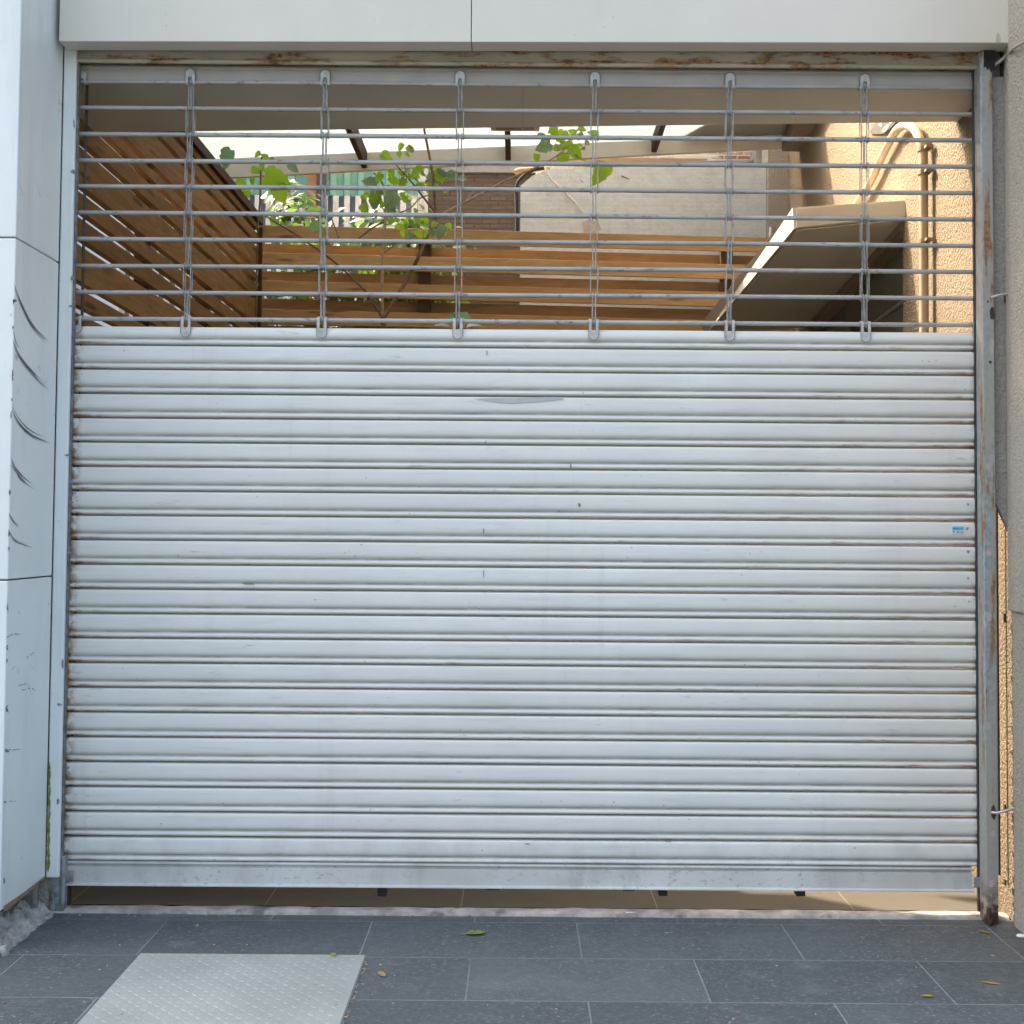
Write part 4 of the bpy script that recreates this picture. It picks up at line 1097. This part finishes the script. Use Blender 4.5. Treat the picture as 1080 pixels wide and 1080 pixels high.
YT = 2.75
tr = thing('sapling', 'leafy sapling with forked brown stems in front of the back fence', 'sapling', tuple(Vector((WY(404, 340, YT).x, YT, 0))))
def br_path(pts, y=YT, jit=.03):
    return smooth_path([WY(px, py, y+random.uniform(-jit, jit)) for px, py in pts], 5)
bs = Vector((WY(404, 345, YT).x, YT, 0))
bm = bmesh.new()
tube(bm, [bs, bs+Vector((.01, 0, .6)), bs+Vector((-.01, 0, 1.3)), WY(405, 350, YT), WY(404, 334, YT)], [.022, .02, .018, .016, .014], 8)
obj('trunk', bm, M_BARK, tr, smooth=True)
bm = bmesh.new()
for pts, r0, r1 in (([(404, 336), (418, 314), (432, 290), (441, 272), (448, 255), (457, 236), (459, 222), (457, 190), (453, 165), (447, 134), (445, 112)], .013, .006),
                    ([(404, 336), (385, 307), (366, 288), (345, 270), (322, 254), (300, 240), (285, 231), (273, 222)], .007, .004),
                    ([(459, 224), (445, 206), (434, 192), (424, 181), (412, 167)], .006, .0035),
                    ([(448, 196), (438, 189), (430, 182)], .0035, .0025), ([(454, 188), (446, 194), (438, 198)], .003, .0025),
                    ([(378, 252), (392, 241), (406, 233)], .005, .004), ([(357, 251), (354, 242), (350, 231)], .0045, .003),
                    ([(437, 250), (440, 243), (440, 234)], .003, .002), ([(426, 172), (428, 180), (429, 192)], .003, .002),
                    ([(403, 268), (410, 263), (416, 259)], .004, .003)):
    P = br_path(pts); n = len(P); tube(bm, P, [r0+(r1-r0)*i/(n-1) for i in range(n)], 6)
obj('dark_branch', bm, M_BARK, tr, smooth=True)
bm = bmesh.new()
for pts, r0, r1 in (([(404, 336), (403, 300), (404, 262), (406, 235), (407, 205), (402, 191), (394, 182)], .0085, .005),
                    ([(416, 226), (432, 220), (443, 209), (456, 205)], .0045, .004),
                    ([(464, 227), (485, 216), (508, 204), (530, 192), (550, 183), (566, 176), (580, 169), (595, 158), (605, 145), (610, 135)], .0065, .004),
                    ([(592, 161), (605, 163), (618, 170)], .003, .0025), ([(488, 216), (494, 208), (500, 202)], .003, .002), ([(590, 158), (585, 150)], .003, .002)):
    P = br_path(pts); n = len(P); tube(bm, P, [r0+(r1-r0)*i/(n-1) for i in range(n)], 6)
obj('pale_branch', bm, M_BARKP, tr, smooth=True)
bright = [(585, 140, 14), (593, 143, 13), (604, 139, 9), (614, 136, 8), (597, 154, 11), (592, 148, 8), (607, 161, 17), (594, 167, 14), (620, 152, 4), (626, 141, 12), (634, 183, 26), (628, 176, 12), (588, 156, 9), (566, 166, 9), (612, 128, 12), (600, 128, 10),
          (423, 155, 9), (432, 157, 8), (421, 163, 7), (430, 163, 7), (407, 166, 14), (400, 187, 11), (413, 184, 11), (414, 190, 12), (424, 194, 8), (438, 181, 10), (457, 182, 12), (462, 186, 8), (443, 195, 10), (451, 193, 7), (460, 196, 7), (397, 205, 9), (386, 206, 8), (385, 220, 14), (402, 213, 9), (427, 211, 7), (447, 234, 12), (458, 237, 9), (442, 247, 10), (450, 249, 8), (428, 236, 10), (421, 239, 9), (430, 229, 6), (433, 186, 8), (408, 198, 7), (392, 190, 9), (413, 233, 9), (425, 246, 7)]
grey = [(574, 154, 18), (571, 143, 9), (583, 136, 12), (433, 157, 9), (391, 193, 17), (396, 212, 17), (412, 211, 19), (414, 222, 12), (466, 183, 13), (478, 185, 14), (487, 188, 10), (456, 187, 13), (465, 245, 16), (432, 250, 11), (455, 246, 8), (417, 200, 9)]
def leaves(lst, y, jy, mat, parent, lob=True, sc=1.0, flat=.0):
    bm = bmesh.new()
    for px, py, s in lst:
        c_ = WY(px, py, y+random.uniform(-jy, jy)); d = (c_-CAM).length*s/FOC*sc
        nr = Vector((random.uniform(-.55, .55), -1+random.uniform(-.2, .2), random.uniform(-.7, .25)))
        upv = Vector((random.uniform(-1, 1), 0, random.uniform(-1, .25)))
        leaf_shape(bm, c_, nr, upv, d, random.uniform(.7, .95), random.uniform(.1, .4), lob)
    return obj('foliage', bm, mat, parent, smooth=True)
for cx_, cy_, rx, ry, n in ((425, 188, 34, 18, 20), (400, 208, 22, 14, 12), (445, 240, 22, 8, 9), (597, 150, 22, 14, 14), (462, 186, 18, 8, 7)):
    for _ in range(n):
        (bright if random.random() < .7 else grey).append((random.gauss(cx_, rx*.5), random.gauss(cy_, ry*.5), random.uniform(4, 9)))
leaves(bright, YT, .08, M_LEAF, tr); leaves(grey, YT, .08, M_LEAFG, tr)

YV = 3.05
t2 = thing('leafy_shoot', 'upright shoot with large heart shaped green leaves in the left back corner', 'plant', tuple(Vector((WY(272, 240, YV).x, YV, 0))))
bm = bmesh.new(); b0 = WY(272, 236, YV); tube(bm, [(b0.x, YV, 0), (b0.x-.01, YV, 1.2), b0] + br_path([(274, 215), (275, 190), (275, 172), (277, 165)], YV, .005), .006, 6)
tube(bm, br_path([(275, 178), (279, 172), (282, 166)], YV, .005), .004, 6); obj('stem', bm, M_BARK, t2, smooth=True)
leaves([(270, 180, 11), (272, 163, 8), (279, 165, 8), (276, 177, 8), (281, 169, 6), (255, 195, 16), (249, 206, 14), (259, 204, 11), (266, 191, 8)], YV, .05, M_LEAF, t2)
leaves([(240, 167, 22), (309, 177, 13), (334, 238, 16), (286, 170, 9)], YV, .05, M_LEAFG, t2)
bm = bmesh.new()
for (px, py, s), nr, upv in (((291, 189, 30), (.1, -1, -.35), (.9, 0, -.35)), ((296, 204, 24), (-.2, -1, .1), (.5, 0, -1))):
    c_ = WY(px, py, YV-.05); leaf_shape(bm, c_, nr, upv, (c_-CAM).length*s/FOC*.92, .9, .3, True)
obj('large_leaf', bm, M_LEAF, t2, smooth=True)
t3 = thing('low_plant', 'low plant whose top leaves just clear the solid slats below the grille', 'plant', (WY(484, 340, .55).x, .55, 0))
bm = bmesh.new(); q = WY(484, 345, .55); tube(bm, [(q.x, .55, 0), (q.x+.03, .56, .8), q, WY(486, 334, .55)], .004, 6); obj('stem', bm, M_BARK, t3, smooth=True)
bm = bmesh.new()
for px, py, s, nr, upv in ((485, 333, 13, (.1, -.7, -.8), (.8, 0, .2)), (478, 335, 9, (0, -.8, -.7), (-1, 0, -.2)), (492, 334, 9, (0, -1, -.5), (.7, 0, -.6)), (500, 343.5, 14, (0, -.4, .9), (1, 0, -.1)), (466, 343, 13, (0, -.35, .9), (-1, 0, 0))):
    c_ = WY(px, py, .55+random.uniform(-.03, .03)); leaf_shape(bm, c_, nr, upv, (c_-CAM).length*s/FOC*1.2, .85, .15, True)
obj('foliage', bm, M_LEAFG, t3, smooth=True)

def shrub(x0_, x1_, y0_, y1_, z0_, z1_, n, label, seed):
    rnd = random.Random(seed)
    t = thing('hedge_shrub', label, 'shrub', ((x0_+x1_)/2, (y0_+y1_)/2, 0), 'shrubs behind the slat fence')
    cx_, cy_, cz_ = (x0_+x1_)/2, (y0_+y1_)/2, (z0_+z1_)/2
    clumps = [(rnd.uniform(x0_, x1_), rnd.uniform(y0_, y1_), z0_+(z1_-z0_)*rnd.random()**.8, rnd.uniform(.10, .24)) for _ in range(46)]
    bm = bmesh.new()
    for i in range(n):
        c_ = clumps[rnd.randrange(len(clumps))]
        v = Vector((rnd.gauss(0, 1), rnd.gauss(0, 1), rnd.gauss(0, 1))); v = v.normalized()*c_[3]*rnd.uniform(.55, 1.05)
        p = Vector(c_[:3])+v
        leaf_shape(bm, p, v+Vector((rnd.uniform(-.6, .6)*.2, -.1, .12)), Vector((rnd.uniform(-1, 1), rnd.uniform(-1, 1), rnd.uniform(-.8, .6))), rnd.uniform(.055, .105), .72, .12)
    obj('foliage', bm, M_HEDGE, t, smooth=True)
    bm = bmesh.new()
    for c_ in clumps[:20]:
        tube(bm, [(cx_, cy_, 0), (cx_*.6+c_[0]*.4, cy_*.6+c_[1]*.4, c_[2]*.55), c_[:3]], [.02, .012, .005], 5)
    obj('stem', bm, M_BARK, t, smooth=True)
zA = WY(290, 192, 3.9).z; 
shrub(-2.1, -1.25, 3.55, 4.2, 1.0, WY(250, 190, 3.9).z, 2600, 'glossy dark green shrub behind the left corner of the slat fence', 1)
shrub(-1.3, -.75, 3.55, 4.1, 1.0, WY(330, 222, 3.8).z, 1900, 'dark green shrub behind the slat fence below the green sheeting', 2)
shrub(-.80, -.42, 3.55, 4.0, 1.0, WY(420, 232, 3.8).z, 1300, 'smaller shrub behind the slat fence beside the brown brick building', 3)

# ------------------------------------------------------------------ light
w = bpy.data.worlds.new('World'); scene.world = w; w.use_nodes = True
nt = w.node_tree; nt.nodes.clear()
sky = nt.nodes.new('ShaderNodeTexSky'); sky.sky_type = 'NISHITA'; sky.sun_disc = False
bg = nt.nodes.new('ShaderNodeBackground'); wo = nt.nodes.new('ShaderNodeOutputWorld')
nt.links.new(sky.outputs[0], bg.inputs[0]); nt.links.new(bg.outputs[0], wo.inputs[0])
travel = Vector((.60, -.45, -.80)).normalized()
d = -travel
sky.sun_elevation = math.asin(d.z); sky.sun_rotation = math.atan2(d.x, d.y)
sky.air_density = 1.2; sky.dust_density = 10.0; sky.ozone_density = 0.0
bg.inputs[1].default_value = .15
sun = bpy.data.lights.new('sun', 'SUN'); sun.energy = 2.4; sun.angle = R(.6); sun.color = (1, .86, .67)
so = bpy.data.objects.new('sun', sun); C.objects.link(so); so.rotation_euler = travel.to_track_quat('-Z', 'Y').to_euler(); so.location = (-6, 8, 9)

vs = scene.view_settings
scene.display_settings.display_device = 'sRGB'
vs.view_transform = 'Standard'; vs.look = 'None'; vs.exposure = 2.4; vs.gamma = 1; vs.use_curve_mapping = False
scene.cycles.max_bounces = 10; scene.cycles.diffuse_bounces = 5; scene.cycles.transmission_bounces = 6
scene.cycles.use_denoising = True
